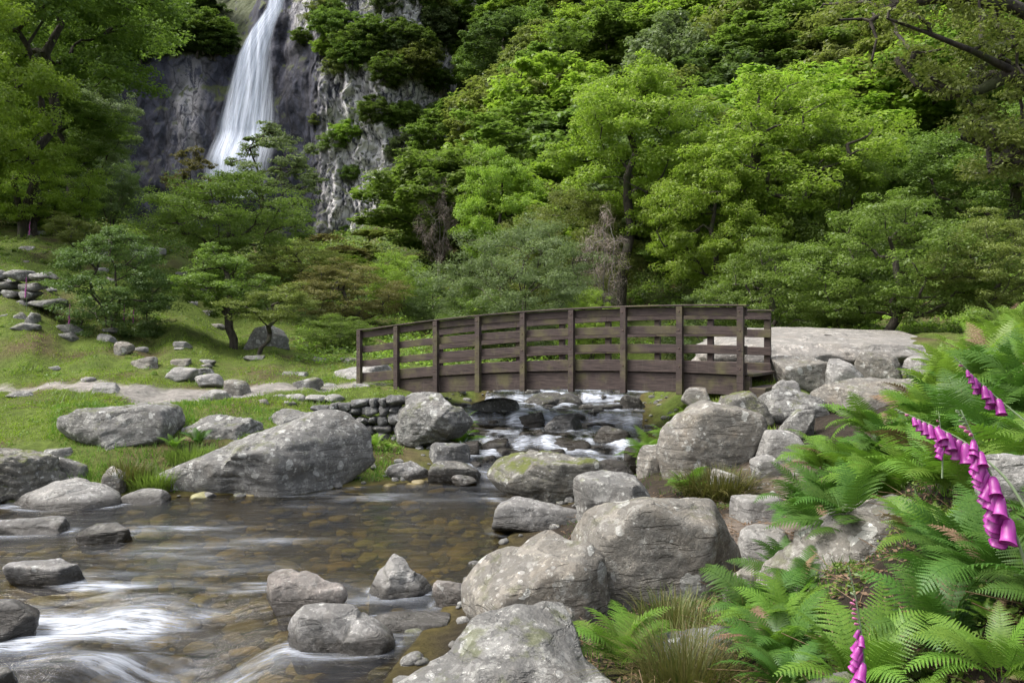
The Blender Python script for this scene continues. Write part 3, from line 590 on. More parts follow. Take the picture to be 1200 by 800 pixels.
# ------------------------------------------------------------------ cliff and waterfall
CY = 97.
def cliff_y(x, z):
    u = 600+x/CY*1000; p = np.stack([x, np.zeros_like(x), z], 1)
    y = CY+(z-12)*.10+2.2*fbm(p*.05, 4)+1.6*fbm(p*np.array([.22, 1, .06]), 4, ridge=True)+.7*fbm(p*np.array([.5, 1, .3]), 3)
    crag = sstep(345, 385, u)
    y = y-crag*(5+2*sstep(400, 440, u))+crag*2.6*fbm(p*np.array([.30, 1, .10])+30, 4, ridge=True)+crag*.9*fbm(p*np.array([1., 1, .55]), 3, ridge=True)
    y = y+2.0*np.exp(-((u-300)/30)**2)+8*sstep(470, 560, u)-3*sstep(140, 60, u)
    y = y+(z-34)*.9*sstep(33, 36, z)*sstep(290, 255, u)+(z-26-.0*u)*.0
    return y
def build_cliff():
    us = np.linspace(70, 590, 380); zs = np.linspace(5, 54, 320); Uu, Zz = np.meshgrid(us, zs)
    x = ((Uu-600)/1000*CY).ravel(); z = Zz.ravel(); y = cliff_y(x, z); x = x+.5*perlin(P3(x*.4, z*.4, 1)); u = Uu.ravel()
    idx = np.arange(len(x)).reshape(Uu.shape); Fq = np.stack([idx[:-1, :-1], idx[:-1, 1:], idx[1:, 1:], idx[1:, :-1]], -1).reshape(-1, 4)
    li = sstep(365, 400, u)+.75*sstep(318, 345, u)*sstep(33, 40, z)+.55*np.exp(-((u-212)/16)**2-((z-28)/6)**2)
    t = NT('cliff_slate'); tc = t.n('TexCoord'); geo = t.n('NewGeometry'); la = t.n('Attribute', attribute_name='lichen').outputs['Fac']
    o = tc.outputs['Object']; n = t.noise(o, .5, 8, .7); v2 = t.scaled(o, (.7, .7, .30), rot=(0, .25, 0)); s2 = t.noise(v2, 1.3, 7, .7, .5)
    c = t.mix(t.ramp(n, .35, .68), (.030, .033, .052), (.088, .092, .125))
    c = t.mix(t.math('MULTIPLY', t.ramp(s2, .5, .36), .55), c, (.03, .028, .032))
    wh = t.math('MULTIPLY', t.ramp(s2, .40, .49), la, True); wh = t.math('MULTIPLY', wh, t.ramp(t.noise(o, 1.6, 7, .8), .40, .47))
    c = t.mix(wh, c, (.72, .70, .70))
    wv = t.n('VectorMath', {0: t.scaled(o, (.34, .34, .20), rot=(0, .5, 0)), 1: t.n('VectorMath', {0: t.n('TexNoise', {'Vector': o, 'Scale': .5, 'Detail': 4.}).outputs['Color'], 1: (.5, .5, .5)}, operation='MULTIPLY').outputs[0]}, operation='ADD').outputs[0]
    ck = t.n('TexVoronoi', {'Vector': wv, 'Scale': 1.3}, feature='DISTANCE_TO_EDGE').outputs['Distance']; cr = t.ramp(ck, .0, .05, (1, 1, 1, 1), (0, 0, 0, 1))
    c = t.mix(t.math('MULTIPLY', cr, .7), c, (.012, .012, .016))
    nz = t.n('SeparateXYZ', {0: geo.outputs['Normal']}).outputs[2]
    mo = t.math('MULTIPLY', t.ramp(t.math('ADD', nz, t.math('MULTIPLY', t.noise(o, .35, 4), .8)), .76, .92), .8)
    c = t.mix(mo, c, (.075, .095, .022))
    p = t.n('BsdfPrincipled', {'Base Color': c, 'Roughness': .8, 'Normal': t.bump(t.math('ADD', n, s2), 1., .5)})
    me = mesh_np('cliff', np.stack([x, y, z], 1), Fq, t.surf(p.outputs[0]), True, {'lichen': ('FLOAT', np.clip(li, 0, 1))})
    tag(link('cliff', me), 'dark wet slate cliff with a pale lichened crag behind the waterfall', 'cliff', kind='structure')
build_cliff()
def build_fall():
    t = NT('falling_water'); at_ = t.n('Attribute', attribute_name='fx').outputs['Fac']; az = t.n('Attribute', attribute_name='fz').outputs['Fac']; ed = t.n('Attribute', attribute_name='edge').outputs['Fac']
    cv = t.n('CombineXYZ', {0: at_, 1: 0., 2: az}).outputs[0]
    s = t.noise(t.scaled(cv, (9, 1, 1.1)), 1.4, 5, .62, .3); s2 = t.noise(t.scaled(cv, (34, 1, 2.2)), 1., 3, .6)
    a = t.math('ADD', t.ramp(s, .34, .62), t.math('MULTIPLY', t.ramp(s2, .35, .65), .35))
    a = t.math('MULTIPLY', a, ed, True)
    d = t.n('BsdfDiffuse', {'Color': (.74, .79, .88, 1)}); tr = t.n('BsdfTransparent')
    tl = t.n('BsdfTranslucent', {'Color': (.74, .79, .88, 1)}); dd = t.n('MixShader', {0: .3, 1: d.outputs[0], 2: tl.outputs[0]})
    mt = t.surf(t.n('MixShader', {0: a, 1: tr.outputs[0], 2: dd.outputs[0]}).outputs[0])
    LE = [(-30, 308), (0, 303), (20, 290), (40, 279), (60, 271), (100, 261), (140, 251), (195, 243), (240, 240)]
    RE = [(-30, 330), (0, 324), (20, 317), (40, 313), (60, 314), (100, 318), (140, 326), (195, 322), (240, 318)]
    Vs, Fs, fx, fz, eg, n = [], [], [], [], [], 0
    for layer, (la, lb, lz, ea) in enumerate([(0, 1, 0, 1.0), (.06, .9, .5, .85), (.2, .72, 1.0, .8)]):
        vs = np.linspace(-30, 235, 200); ts = np.linspace(0, 1, 46); Vv, T = np.meshgrid(vs, ts, indexing='ij')
        L = np.interp(Vv, *zip(*LE)); R = np.interp(Vv, *zip(*RE)); tt = la+(lb-la)*T; u = L+(R-L)*tt
        z = CAMH-(Vv-VH)/F*(CY-1); x = (u-600)/F*(CY-1)
        # the curtain falls clear of the face: take the face smoothed over a wide window
        ysm = CY+(z-12)*.10+1.2-lz*.55-2.0-.6*sstep(-30, 60, Vv)+.5*fbm(np.stack([x.ravel()*.6, z.ravel()*.05, z.ravel()*0], 1), 3).reshape(z.shape)
        ysm = ysm-1.6*sstep(150, 195, Vv)
        Vs.append(np.stack([x.ravel(), ysm.ravel(), z.ravel()], 1)); idx = np.arange(x.size).reshape(x.shape)+n; n += x.size
        Fs.append(np.stack([idx[:-1, :-1], idx[:-1, 1:], idx[1:, 1:], idx[1:, :-1]], -1).reshape(-1, 4))
        fx.append((tt*((R-L)/40)**.5+layer*3.1).ravel()); fz.append((z*.1+layer).ravel())
        right_thin = 1-.55*sstep(.55, .95, tt)*sstep(20, 60, Vv)
        eg.append((ea*np.minimum(1, np.minimum(T, 1-T)*7)*right_thin*1.15).ravel())
    V = np.concatenate(Vs); c = np.array([V[:, 0].mean(), V[:, 1].mean(), V[:, 2].min()])
    me = mesh_np('waterfall', V-c, np.concatenate(Fs), mt, True, {'fx': ('FLOAT', np.concatenate(fx)), 'fz': ('FLOAT', np.concatenate(fz)), 'edge': ('FLOAT', np.concatenate(eg))})
    tag(link('waterfall', me, None, c), 'tall white silky waterfall dropping down the dark slate cliff', 'waterfall', kind='structure')
build_fall()

# ------------------------------------------------------------------ bridge
def wood_mat():
    t = NT('weathered_bridge_timber'); tc = t.n('TexCoord'); oi = t.n('ObjectInfo')
    off = t.n('VectorMath', {0: oi.outputs['Random'], 1: (17, 31, 23)}, operation='MULTIPLY').outputs[0]
    v = t.n('VectorMath', {0: tc.outputs['Object'], 1: off}, operation='ADD').outputs[0]
    g = t.noise(t.scaled(v, (2.0, 22, 22)), 1.6, 6, .7); b = t.noise(v, 2.2, 4, .6); f = t.noise(t.scaled(v, (8, 1, 1)), 3, 4, .7)
    c = t.mix(t.ramp(g, .3, .7), (.022, .016, .015), (.088, .064, .057))
    c = t.mix(t.math('MULTIPLY', t.ramp(b, .5, .66), .65), c, (.115, .108, .045))
    c = t.mix(t.math('MULTIPLY', t.ramp(f, .58, .75), .4), c, (.12, .105, .095))
    p = t.n('BsdfPrincipled', {'Base Color': c, 'Roughness': .75, 'Specular IOR Level': .35, 'Normal': t.bump(g, .8, .008)})
    return t.surf(p.outputs[0])
M_WOOD = wood_mat()
_t = NT('rusty_bolt'); M_BOLT = _t.surf(_t.n('BsdfPrincipled', {'Base Color': (.09, .06, .05, 1), 'Metallic': .6, 'Roughness': .6}).outputs[0])
def build_bridge():
    NR, NL = at(870, 460, 13.3), at(468, 462, 17.1)
    ax = NR[:2]-NL[:2]; L = np.linalg.norm(ax); ax /= L; pr = np.array([-ax[1], ax[0]]);
    if pr[1] < 0: pr = -pr
    W = 1.25; bay = L/7
    def zb(s):                             # bottom of the beam along the bridge; gentle hump, falls to the left
        t = s/L; return .86+(1.155-.86)*t+.20*4*np.clip(t*(1-t), -.12, 1)*.55
    base = np.array([NL[0], NL[1], .86])
    root = link('footbridge', None, None, base); root.empty_display_size = .5
    tag(root, 'weathered dark brown timber footbridge with four rail railings over the stream', 'footbridge')
    ang = math.atan2(ax[1], ax[0]); root.rotation_euler = (0, 0, ang)
    # local frame: x along bridge from near-left post, y across (away), z up from .86
    def board(name, s0, s1, y0, y1, h0, h1, n=24, jit=0.):
        ss = np.linspace(s0, s1, n); zz = zb(ss)-.86; V = []
        for s_, z_ in zip(ss, zz):
            b = .006
            prof = [(y0+b, h0), (y1-b, h0), (y1, h0+b), (y1, h1-b), (y1-b, h1), (y0+b, h1), (y0, h1-b), (y0, h0+b)]
            V += [(s_, a, z_+h) for a, h in prof]
        V = np.array(V); m = 8; Fs = []
        for k in range(n-1):
            for j in range(m): Fs.append((k*m+j, k*m+(j+1) % m, (k+1)*m+(j+1) % m, (k+1)*m+j))
        bm = bmesh.new(); vs = [bm.verts.new(v) for v in V]
        for f in Fs: bm.faces.new([vs[i] for i in f])
        bm.faces.new(vs[:m][::-1]); bm.faces.new(vs[-m:]); bmesh.ops.recalc_face_normals(bm, faces=bm.faces)
        me = bpy.data.meshes.new(name); bm.to_mesh(me); bm.free(); me.materials.append(M_WOOD)
        o = link(name, me, root); return o
    d_, f_ = ico(2); BOLT = mesh_np('bolt', d_*np.array([.014, .009, .014]), f_, M_BOLT)
    sR = L+.08; sL = -bay*1.02
    r = np.random.default_rng(5)
    for side, (y_in, y_out, s0, s1) in enumerate(((0., -1, sL, sR), (W, 1, -.1, L+.08))):
        fy = (lambda a, b: (-b, -a)) if side == 0 else (lambda a, b: (W+a, W+b))
        hs = ((1.245, 1.38), (.945, 1.08), (.65, .785), (.325, .52)); dz_ = 0 if side == 0 else -.055; hs = tuple((a+dz_, b+dz_) for a, b in hs)
        for k, (h0, h1) in enumerate(hs):
            # boards are jointed at posts
            cuts = [s0, 2*bay, 4*bay, s1] if k % 2 == 0 else [s0, bay, 5*bay, s1]
            for a, b in zip(cuts[:-1], cuts[1:]):
                y0, y1 = fy(.0, .045); d = r.uniform(-.006, .006)
                board('rail' if k < 3 else 'kick_board', a+.003, b-.003, y0, y1, h0+d, h1+d)
        y0, y1 = fy(-.10, -.002); board('beam', -.05, L+.12, y0, y1, .0, .30)
        hp = range(-1, 8) if side == 0 else range(0, 8)
        for k in hp:
            s_ = k*bay; y0, y1 = fy(.047, .127)
            bot = .28 if k < 0 else -.03
            board('post', s_-.05, s_+.05, y0, y1, bot+r.uniform(-.01, .01), 1.385+dz_+r.uniform(0, .008), 2)
            if side == 0:
                for h_ in (1.31, 1.01, .715, .42): link('bolt', BOLT, root, (s_+r.uniform(-.008, .008), y0-.001, zb(s_)-.86+h_))
        if True:
            y0, y1 = fy(-.035, .13); board('handrail', s0-.03, s1+.02, y0, y1, 1.395+dz_, 1.42+dz_)
    # deck planks
    n = int((L+.5)/.15)
    bmv = []
    for k in range(n):
        s_ = -.2+k*.15; board('deck_plank', s_, s_+.14, .02, W-.02, .303, .345, 2)
    # masonry bearing is the wall and boulders; a cross timber sits at each end
    board('sill_beam', -.32, -.06, -.08, W+.08, -.06, .14, 2); board('sill_beam', L+.13, L+.38, -.08, W+.08, -.1, .14, 2)
    return NL, ax, pr, L
BR = build_bridge()

# ------------------------------------------------------------------ foliage geometry
def leaf_quads(C, N, size, aspect, r, flat_dir=None):
    n = len(C); N = N/np.linalg.norm(N, axis=1)[:, None]
    a = r.normal(size=(n, 3)); a -= (a*N).sum(1)[:, None]*N; a /= np.linalg.norm(a, axis=1)[:, None]; b = np.cross(N, a)
    s = (size*r.uniform(.6, 1.3, n))[:, None]; w = s*aspect
    fold = N*s*.12
    V = np.stack([C-a*s*.5, C+b*w*.5+fold, C+a*s*.5, C-b*w*.5+fold], 1).reshape(-1, 3)
    Fq = np.arange(4*n).reshape(n, 4); return V, Fq
def tubes(P0, P1, R0, R1, k=5):
    n = len(P0); d = P1-P0; L = np.linalg.norm(d, axis=1)[:, None]; d = d/np.maximum(L, 1e-6)
    ref = np.where(np.abs(d[:, 2:3]) > .9, np.array([[1., 0, 0]]), np.array([[0, 0, 1.]])); a = np.cross(d, ref); a /= np.linalg.norm(a, axis=1)[:, None]; b = np.cross(d, a)
    V = []
    for P, R in ((P0, R0), (P1+d*R1[:, None]*.3, R1)):
        for j in range(k):
            t = 2*math.pi*j/k; V.append(P+(a*math.cos(t)+b*math.sin(t))*R[:, None])
    V = np.stack(V, 1).reshape(-1, 3); base = (np.arange(n)*2*k)[:, None, None]
    j = np.arange(k); f = np.stack([j, (j+1) % k, (j+1) % k+k, j+k], 1)[None]
    return V, (base+f).reshape(-1, 4)
def skeleton(stems, puffs, r, r0, wob=.12, up=.6, twig=.012):
    """stems: list of polylines (first one is the trunk). Each puff centre is joined to the nearest wood below it."""
    pos, par = [], []
    for st in stems:
        prev = -1
        if len(pos) and len(st) and isinstance(st[0], int): prev = st[0]; st = st[1:]
        for p in st: pos.append(np.array(p, float)); par.append(prev); prev = len(pos)-1
    base = pos[0]; order = sorted(range(len(puffs)), key=lambda i: min(np.linalg.norm(np.array(pos)-puffs[i], axis=1)))
    cnt_end = []
    for i in order:
        c = puffs[i]; A = np.array(pos); v = c-A; d = np.linalg.norm(v, axis=1)
        cost = d*(1+up*np.clip(-v[:, 2]/np.maximum(d, .01)+.25, 0, 2)); cost[:2] += 99 if len(pos) > 4 else 0
        j = int(np.argmin(cost)); L = d[j]; m = max(2, int(L/.35)+1); m = min(m, 7); prev = j
        for k in range(1, m+1):
            t = k/m; p = A[j]*(1-t)+c*t; p = p+r.normal(size=3)*wob*L*.5*math.sin(math.pi*t)+np.array([0, 0, L*.10*math.sin(math.pi*t)])
            pos.append(p); par.append(prev); prev = len(pos)-1
        cnt_end.append(prev)
    pos = np.array(pos); w = np.zeros(len(pos)); w[cnt_end] = 1
    for i in range(len(pos)-1, -1, -1):
        if par[i] >= 0: w[par[i]] += w[i]
    par = np.array(par); rad = np.maximum(r0*(np.maximum(w, .5)/max(w[0], 1))**.55, twig)
    k = par >= 0; P0, P1 = pos[par[k]], pos[k]; R0 = rad[par[k]]; R1 = rad[k]; R0 = np.minimum(R0, R1*1.5)
    return P0, P1, R0, R1
def puff_leaves(puffs, rads, flat, nper, size, aspect, r, upb=.7, sub=9, tuft=.42):
    Cs, Ns = [], []
    for c, R in zip(puffs, rads):
        n = int(nper*r.uniform(.7, 1.3)); k = r.normal(size=(sub, 3)); k /= np.linalg.norm(k, axis=1)[:, None]; k *= r.uniform(.35, .95, (sub, 1)); k[:, 2] = k[:, 2]*.9+.08
        wh = r.integers(0, sub, n); q = r.normal(size=(n, 3)); q /= np.linalg.norm(q, axis=1)[:, None]; q *= (r.random(n)**(1/2.5))[:, None]*tuft
        p = k[wh]+q*np.array([1, 1, .75]); nn = q*1.3+k[wh]*.5+np.array([0, 0, upb])+r.normal(size=(n, 3))*.45
        Cs.append(c+p*R*np.array([1, 1, flat])); Ns.append(nn)
    C = np.concatenate(Cs); N = np.concatenate(Ns)
    return leaf_quads(C, N, size, aspect, r)
class Shape: pass
SHAPES = {}
def tree_shape(key, seed, H=8., W=6., cb=.25, npf=34, pr=(.14, .24), flat=.6, nper=420, size=.13, aspect=.55, stems=1, lean=0., r0=.16, topw=.6, upb=.7, wob=.12, tuft=.42):
    r = np.random.default_rng(seed); zc = H*(cb+1)/2; hz = H*(1-cb)/2; puffs = []
    while len(puffs) < npf:
        d = r.normal(size=3); d /= np.linalg.norm(d); q = d*r.uniform(.35, 1)**.55
        z = q[2]; wz = (1-(1-topw)*max(z, 0))*(1-.25*max(-z, 0))
        c = np.array([q[0]*W/2*.84*wz+lean*(z+1)*.5*W, q[1]*W/2*.84*wz, zc+z*hz*.86]); c += r.normal(size=3)*np.array([W, W, H])*.025
        if all(np.linalg.norm((c-p)/np.array([1, 1, flat+.2])) > W*.085 for p in puffs): puffs.append(c)
        elif r.random() < .03: puffs.append(c)
    puffs = np.array(puffs); rads = r.uniform(*pr, npf)*W*.85
    st = []
    for s in range(stems):
        a = r.uniform(0, 6.28); sp = (.0 if stems == 1 else .10*W); top = np.array([math.cos(a)*sp*2+lean*W*.5, math.sin(a)*sp*2, H*.72]); b = np.array([math.cos(a)*sp*.12, math.sin(a)*sp*.12, -.25])
        m = 9; pl = []
        for k in range(m):
            t = k/(m-1); p = b*(1-t)+top*t; p[:2] += r.normal(size=2)*W*.018*(1 if 0 < k else 0); p[0] += lean*W*.1*math.sin(t*3); pl.append(p)
        st.append(pl)
    wood = skeleton(st, puffs, r, r0/math.sqrt(stems), wob)
    V1, F1 = tubes(*wood, k=6); V2, F2 = puff_leaves(puffs, rads, flat, nper, size, aspect, r, upb, tuft=tuft)
    s = Shape(); s.t = (V1, F1); s.c = (V2, F2); s.H = V2[:, 2].max(); s.W = np.quantile(V2[:, 0], .99)-np.quantile(V2[:, 0], .01); s.cx = (np.quantile(V2[:, 0], .99)+np.quantile(V2[:, 0], .01))/2; s.meshes = {}
    SHAPES[key] = s
PROTO = {}
def plant_tree(name, shape, mat, u, vtop, wpx, D, label, cat='tree', group=None, rot=None, bark='dark', zoff=0., maxh=None):
    s = SHAPES[shape]; x = (u-600)/F*D; g = gz(x, D)-.08+zoff; top = CAMH-(vtop-VH)/F*D; h = max(top-g, .5)
    if maxh: h = min(h, maxh)
    sz = h/s.H; sxy = wpx/F*D/s.W; key = (shape, mat, bark, name)
    flip = rot is not None and rot < 0
    if key not in PROTO:
        root = link(name, None); tm = mesh_np('trunk', *s.t, M_BARK if bark == 'dark' else M_BARKP); cm = mesh_np('crown', *s.c, ML[mat], False)
        link('trunk', tm, root); link('crown', cm, root); PROTO[key] = root; o = root
    else: o = copy_tree(PROTO[key])
    a = rot if rot is not None else random.uniform(0, 6.28)
    o.scale = (sxy, sxy, sz); o.rotation_euler = (0, 0, a); o.location = (x-s.cx*sxy*math.cos(a), D-s.cx*sxy*math.sin(a), g)
    for k in ('label', 'category', 'group', 'kind'):
        if k in o: del o[k]
    tag(o, label, cat, group); return o

tree_shape('ashA', 1, 9, 7, .14, 64, (.10, .17), .85, 820, .115, .5, 1, 0, .15, upb=.4, wob=.16)
tree_shape('ashB', 2, 9, 8, .12, 80, (.09, .15), .82, 780, .115, .5, 2, .0, .17, upb=.4, wob=.16)
tree_shape('ashC', 3, 10, 6, .30, 56, (.11, .18), .85, 780, .115, .5, 1, .1, .15, upb=.4, wob=.16)
tree_shape('hawA', 4, 5, 6, .0, 84, (.09, .15), .62, 560, .075, .6, 1, 0, .12, upb=.7, topw=.45, wob=.2)
tree_shape('ashD', 31, 9, 8, .42, 70, (.09, .16), .7, 820, .11, .5, 2, 0, .15, upb=.4, wob=.16)
tree_shape('hawD', 34, 5, 6, .30, 70, (.10, .16), .6, 600, .07, .6, 1, 0, .11, upb=.7, topw=.5, wob=.2)
tree_shape('hawB', 5, 3, 2.6, .28, 40, (.12, .19), .66, 520, .052, .6, 1, -.12, .09, upb=.6, topw=.5, wob=.2)
tree_shape('hawC', 6, 3, 3.0, .45, 36, (.12, .19), .6, 460, .050, .6, 1, .30, .06, upb=.6, topw=.4, wob=.2)
tree_shape('bush', 7, 4, 5, .0, 70, (.11, .18), .6, 620, .075, .4, 3, 0, .08, topw=.6, upb=.5)
tree_shape('willow', 8, 5, 6.5, .0, 90, (.08, .14), .75, 700, .08, .35, 4, 0, .10, topw=.65, upb=.4)
tree_shape('thorn', 9, 3.2, 3.4, -.35, 80, (.12, .19), .55, 560, .060, .45, 3, .05, .07, topw=.5)
tree_shape('sparse', 10, 5, 4, .15, 60, (.08, .14), .5, 260, .085, .6, 2, 0, .08, topw=.6, upb=.9, wob=.25)
tree_shape('dead', 15, 5, 4, .15, 40, (.10, .18), .7, 60, .55, .035, 2, 0, .09, topw=.6, wob=.3, tuft=.6)
tree_shape('farA', 11, 7, 6, .04, 44, (.12, .2), .9, 420, .19, .6, 1, 0, .14)
tree_shape('farB', 12, 5, 6, .0, 44, (.12, .2), .85, 420, .19, .6, 2, 0, .10)
tree_shape('farC', 13, 8, 5, .08, 40, (.13, .22), .95, 420, .19, .6, 1, 0, .13, topw=.4)

# ---- near and middle trees, each placed by what the photograph shows
T = plant_tree
T('ash_tree', 'ashD', 'mid', 30, -95, 330, 33, 'large ash tree with spreading boughs filling the upper left corner', rot=.4)
T('ash_tree', 'ashA', 'bright', -40, -60, 200, 27, 'tall pale green tree cut by the left edge beside the spreading ash', rot=2.1)
T('ash_tree', 'ashC', 'grey', 112, 78, 95, 44, 'grey green tree hanging beside the left end of the dark cliff', rot=1.0)
T('hawthorn_tree', 'hawA', 'bright', 45, 152, 130, 33, 'yellow green bush tree below the spreading ash at the left edge', rot=2.2)
T('ash_tree', 'ashC', 'mid', 70, 95, 130, 38, 'mid green tree filling the gap under the spreading ash', rot=2.7)
T('ash_tree', 'ashA', 'dark', 20, 120, 120, 40, 'shaded dark tree behind the yellow green bush tree at the left edge', rot=.7)
T('shrub', 'bush', 'mid', 30, 215, 150, 35, 'fresh green shrub on the upper turf at the left edge', 'shrub', rot=0.3)
T('shrub', 'bush', 'dark', 128, 168, 70, 52, 'dark shrub clinging at the left foot of the cliff', 'shrub', rot=1.3)
T('hawthorn_tree', 'hawD', 'mid', 268, 197, 190, 30, 'wide layered hawthorn tree in front of the foot of the waterfall', rot=.0)
T('rowan_tree', 'sparse', 'grey', 325, 145, 115, 46, 'thin feathery pale tree overlapping the right side of the waterfall', rot=1.1)
T('rowan_tree', 'sparse', 'brown', 226, 172, 60, 45, 'thin bronze green tree in front of the waterfall foot', rot=2.5)
T('hawthorn_tree', 'hawB', 'mid', 262, 284, 112, 22, 'small dark stemmed hawthorn tree on the turf, leftmost of the two small trees', rot=0.2)
T('hawthorn_tree', 'hawC', 'olive', 318, 330, 105, 21, 'small leaning hawthorn tree with a slanted bare stem beside the grey boulder', rot=0.)
T('thorn_bush', 'thorn', 'dark', 138, 262, 130, 21.6, 'dense dark thorn bush in the middle of the left turf slope', 'bush', rot=.5)
T('hawthorn_tree', 'hawC', 'olive', 86, 246, 62, 27.5, 'little hawthorn tree with a thin bent trunk on the upper left turf', rot=3.3)
T('hawthorn_tree', 'hawA', 'brown', 405, 300, 128, 29, 'bronze tinged hawthorn tree left of the bridge below the pale crag', rot=1.8)
T('hawthorn_tree', 'hawA', 'olive', 352, 278, 120, 36, 'olive hawthorn tree behind the bronze tinged one', rot=.8)
T('shrub', 'bush', 'bright', 468, 292, 78, 33, 'bright green shrub behind the left half of the bridge', 'shrub', rot=.1)
T('shrub', 'bush', 'mid', 395, 366, 90, 24, 'leafy green shrub at the left bridge end behind the pale boulder', 'shrub', rot=1.1)
T('willow_tree', 'willow', 'grey', 600, 250, 190, 27, 'broad grey green willow bush right behind the middle of the bridge', rot=.2)
T('willow_tree', 'willow', 'olive', 665, 205, 150, 33, 'tall pale willow bush behind and right of the broad one', rot=1.4)
T('ash_tree', 'ashA', 'bright', 588, 168, 100, 38, 'fresh green rounded tree rising behind the willow bushes', rot=.7)
T('ash_tree', 'ashC', 'bright', 748, 58, 175, 32, 'tall bright green ash tree with a bare dark trunk seen above the bridge', rot=.15)
T('ash_tree', 'ashB', 'bright', 905, 78, 250, 31, 'widest bright green ash tree, right of the tall bare trunked one', rot=.3)
T('ash_tree', 'ashA', 'bright', 835, 170, 150, 29, 'lower bright ash tree in front of the gap between two tall ones', rot=2.6)
T('ash_tree', 'ashA', 'mid', 985, 150, 160, 30, 'mid green tree right of the widest ash tree', rot=1.3)
T('ash_tree', 'ashC', 'mid', 1075, 150, 150, 33, 'mid green tree behind the leaning right hand hawthorn', rot=2.9)
T('ash_tree', 'ashB', 'mid', 1180, 110, 190, 30, 'leafy tree at the right edge below the overhanging boughs', rot=.9)
T('hawthorn_tree', 'hawA', 'mid', 1052, 216, 215, 20.5, 'spreading hawthorn tree with dark leaning limbs behind the flat slab', rot=.4)
T('hawthorn_tree', 'hawA', 'mid', 905, 262, 150, 24, 'low drooping tree behind the right end of the bridge', rot=2.0)
T('hawthorn_tree', 'hawA', 'mid', 818, 268, 130, 37, 'low spreading tree under the bright ash trees above the bridge', rot=1.2)
T('hawthorn_tree', 'hawA', 'olive', 1165, 240, 150, 19, 'olive tree at the right edge above the bracken', rot=1.9)
T('shrub', 'bush', 'mid', 985, 330, 90, 23, 'low green shrub behind the flat slab', 'shrub', rot=.8)
T('shrub', 'bush', 'mid', 560, 330, 80, 26, 'low shrub behind the left middle of the bridge railing', 'shrub', rot=.8)
T('shrub', 'bush', 'bright', 690, 335, 70, 25, 'bright low shrub behind the bridge between willow and bare trunk', 'shrub', rot=1.8)
T('shrub', 'bush', 'dark', 830, 335, 110, 26, 'dark low shrub under the trees behind the right half of the bridge', 'shrub', rot=2.8)
T('shrub', 'bush', 'dark', 508, 325, 70, 30, 'dark little shrub behind the willow at its left', 'shrub', rot=3.8)
T('dead_tree', 'dead', 'twig', 708, 236, 60, 28, 'bare grey dead tree with tangled twigs between willow and ash', rot=.9, bark='pale')
T('dead_tree', 'dead', 'twig', 512, 205, 46, 40, 'bare pale dead tree below the crag above the bridge', rot=2.9, bark='pale')

# ---- hillside trees
def zone(u):
    for lim, s in ((60, 'at the left edge'), (150, 'left of the dark cliff'), (262, 'above the dark cliff face'), (330, 'beside the waterfall'), (400, 'right of the waterfall'), (480, 'among the pale crags'), (560, 'right of the pale crags'),
                   (640, 'above the willow bushes'), (720, 'left of the tall ash'), (800, 'above the tall ash'), (880, 'between the two big ashes'), (960, 'above the widest ash tree'), (1050, 'above the slab hawthorn'), (1130, 'behind the overhanging boughs'), (9999, 'at the right edge')):
        if u < lim: return s
def tier(v): return 'at the top edge' if v < 40 else 'high up' if v < 95 else 'halfway up' if v < 155 else 'low down' if v < 215 else 'at the hill foot'
WORD = {'bright': 'bright green', 'mid': 'mid green', 'dark': 'dark green', 'grey': 'grey green', 'olive': 'olive green', 'brown': 'bronze green'}
r = np.random.default_rng(21); far = []
for D, step, hgt in ((42, 62, (5, 7)), (50, 56, (5, 7.5)), (58, 50, (4.5, 7.5)), (66, 44, (4, 7)), (74, 42, (4, 7)), (83, 38, (4, 7)), (92, 38, (4, 7.5)), (102, 34, (4, 8)), (112, 32, (5, 8)), (124, 30, (5, 9))):
    u = -60+r.uniform(0, step)
    while u < 1260:
        uu = u+r.uniform(-.3, .3)*step; dd = D+r.uniform(-4, 4); u += step*r.uniform(.8, 1.25)
        if 95 < uu < 370 and dd < 104: continue         # keep the cliff clear
        if 262 < uu < 372 and dd < 130: continue        # and the fall
        if 362 < uu < 482 and dd < 106: continue
        if uu < 140 and dd < 48: continue
        x = (uu-600)/F*dd; g = gz(x, dd)
        if 482 <= uu < 560 and dd > 60 and r.random() < .3: continue
        h = r.uniform(*hgt); kind = r.choice(['mid', 'dark', 'grey', 'olive', 'brown', 'bright'], p=[.34, .20, .16, .14, .03, .13])
        if 190 < uu < 265: kind = 'dark'
        w = h*r.uniform(.85, 1.5); far.append([uu, VH-(g+h-CAMH)/dd*F, w/dd*F, dd, kind, ['farA', 'farB', 'farC'][r.integers(3)]])
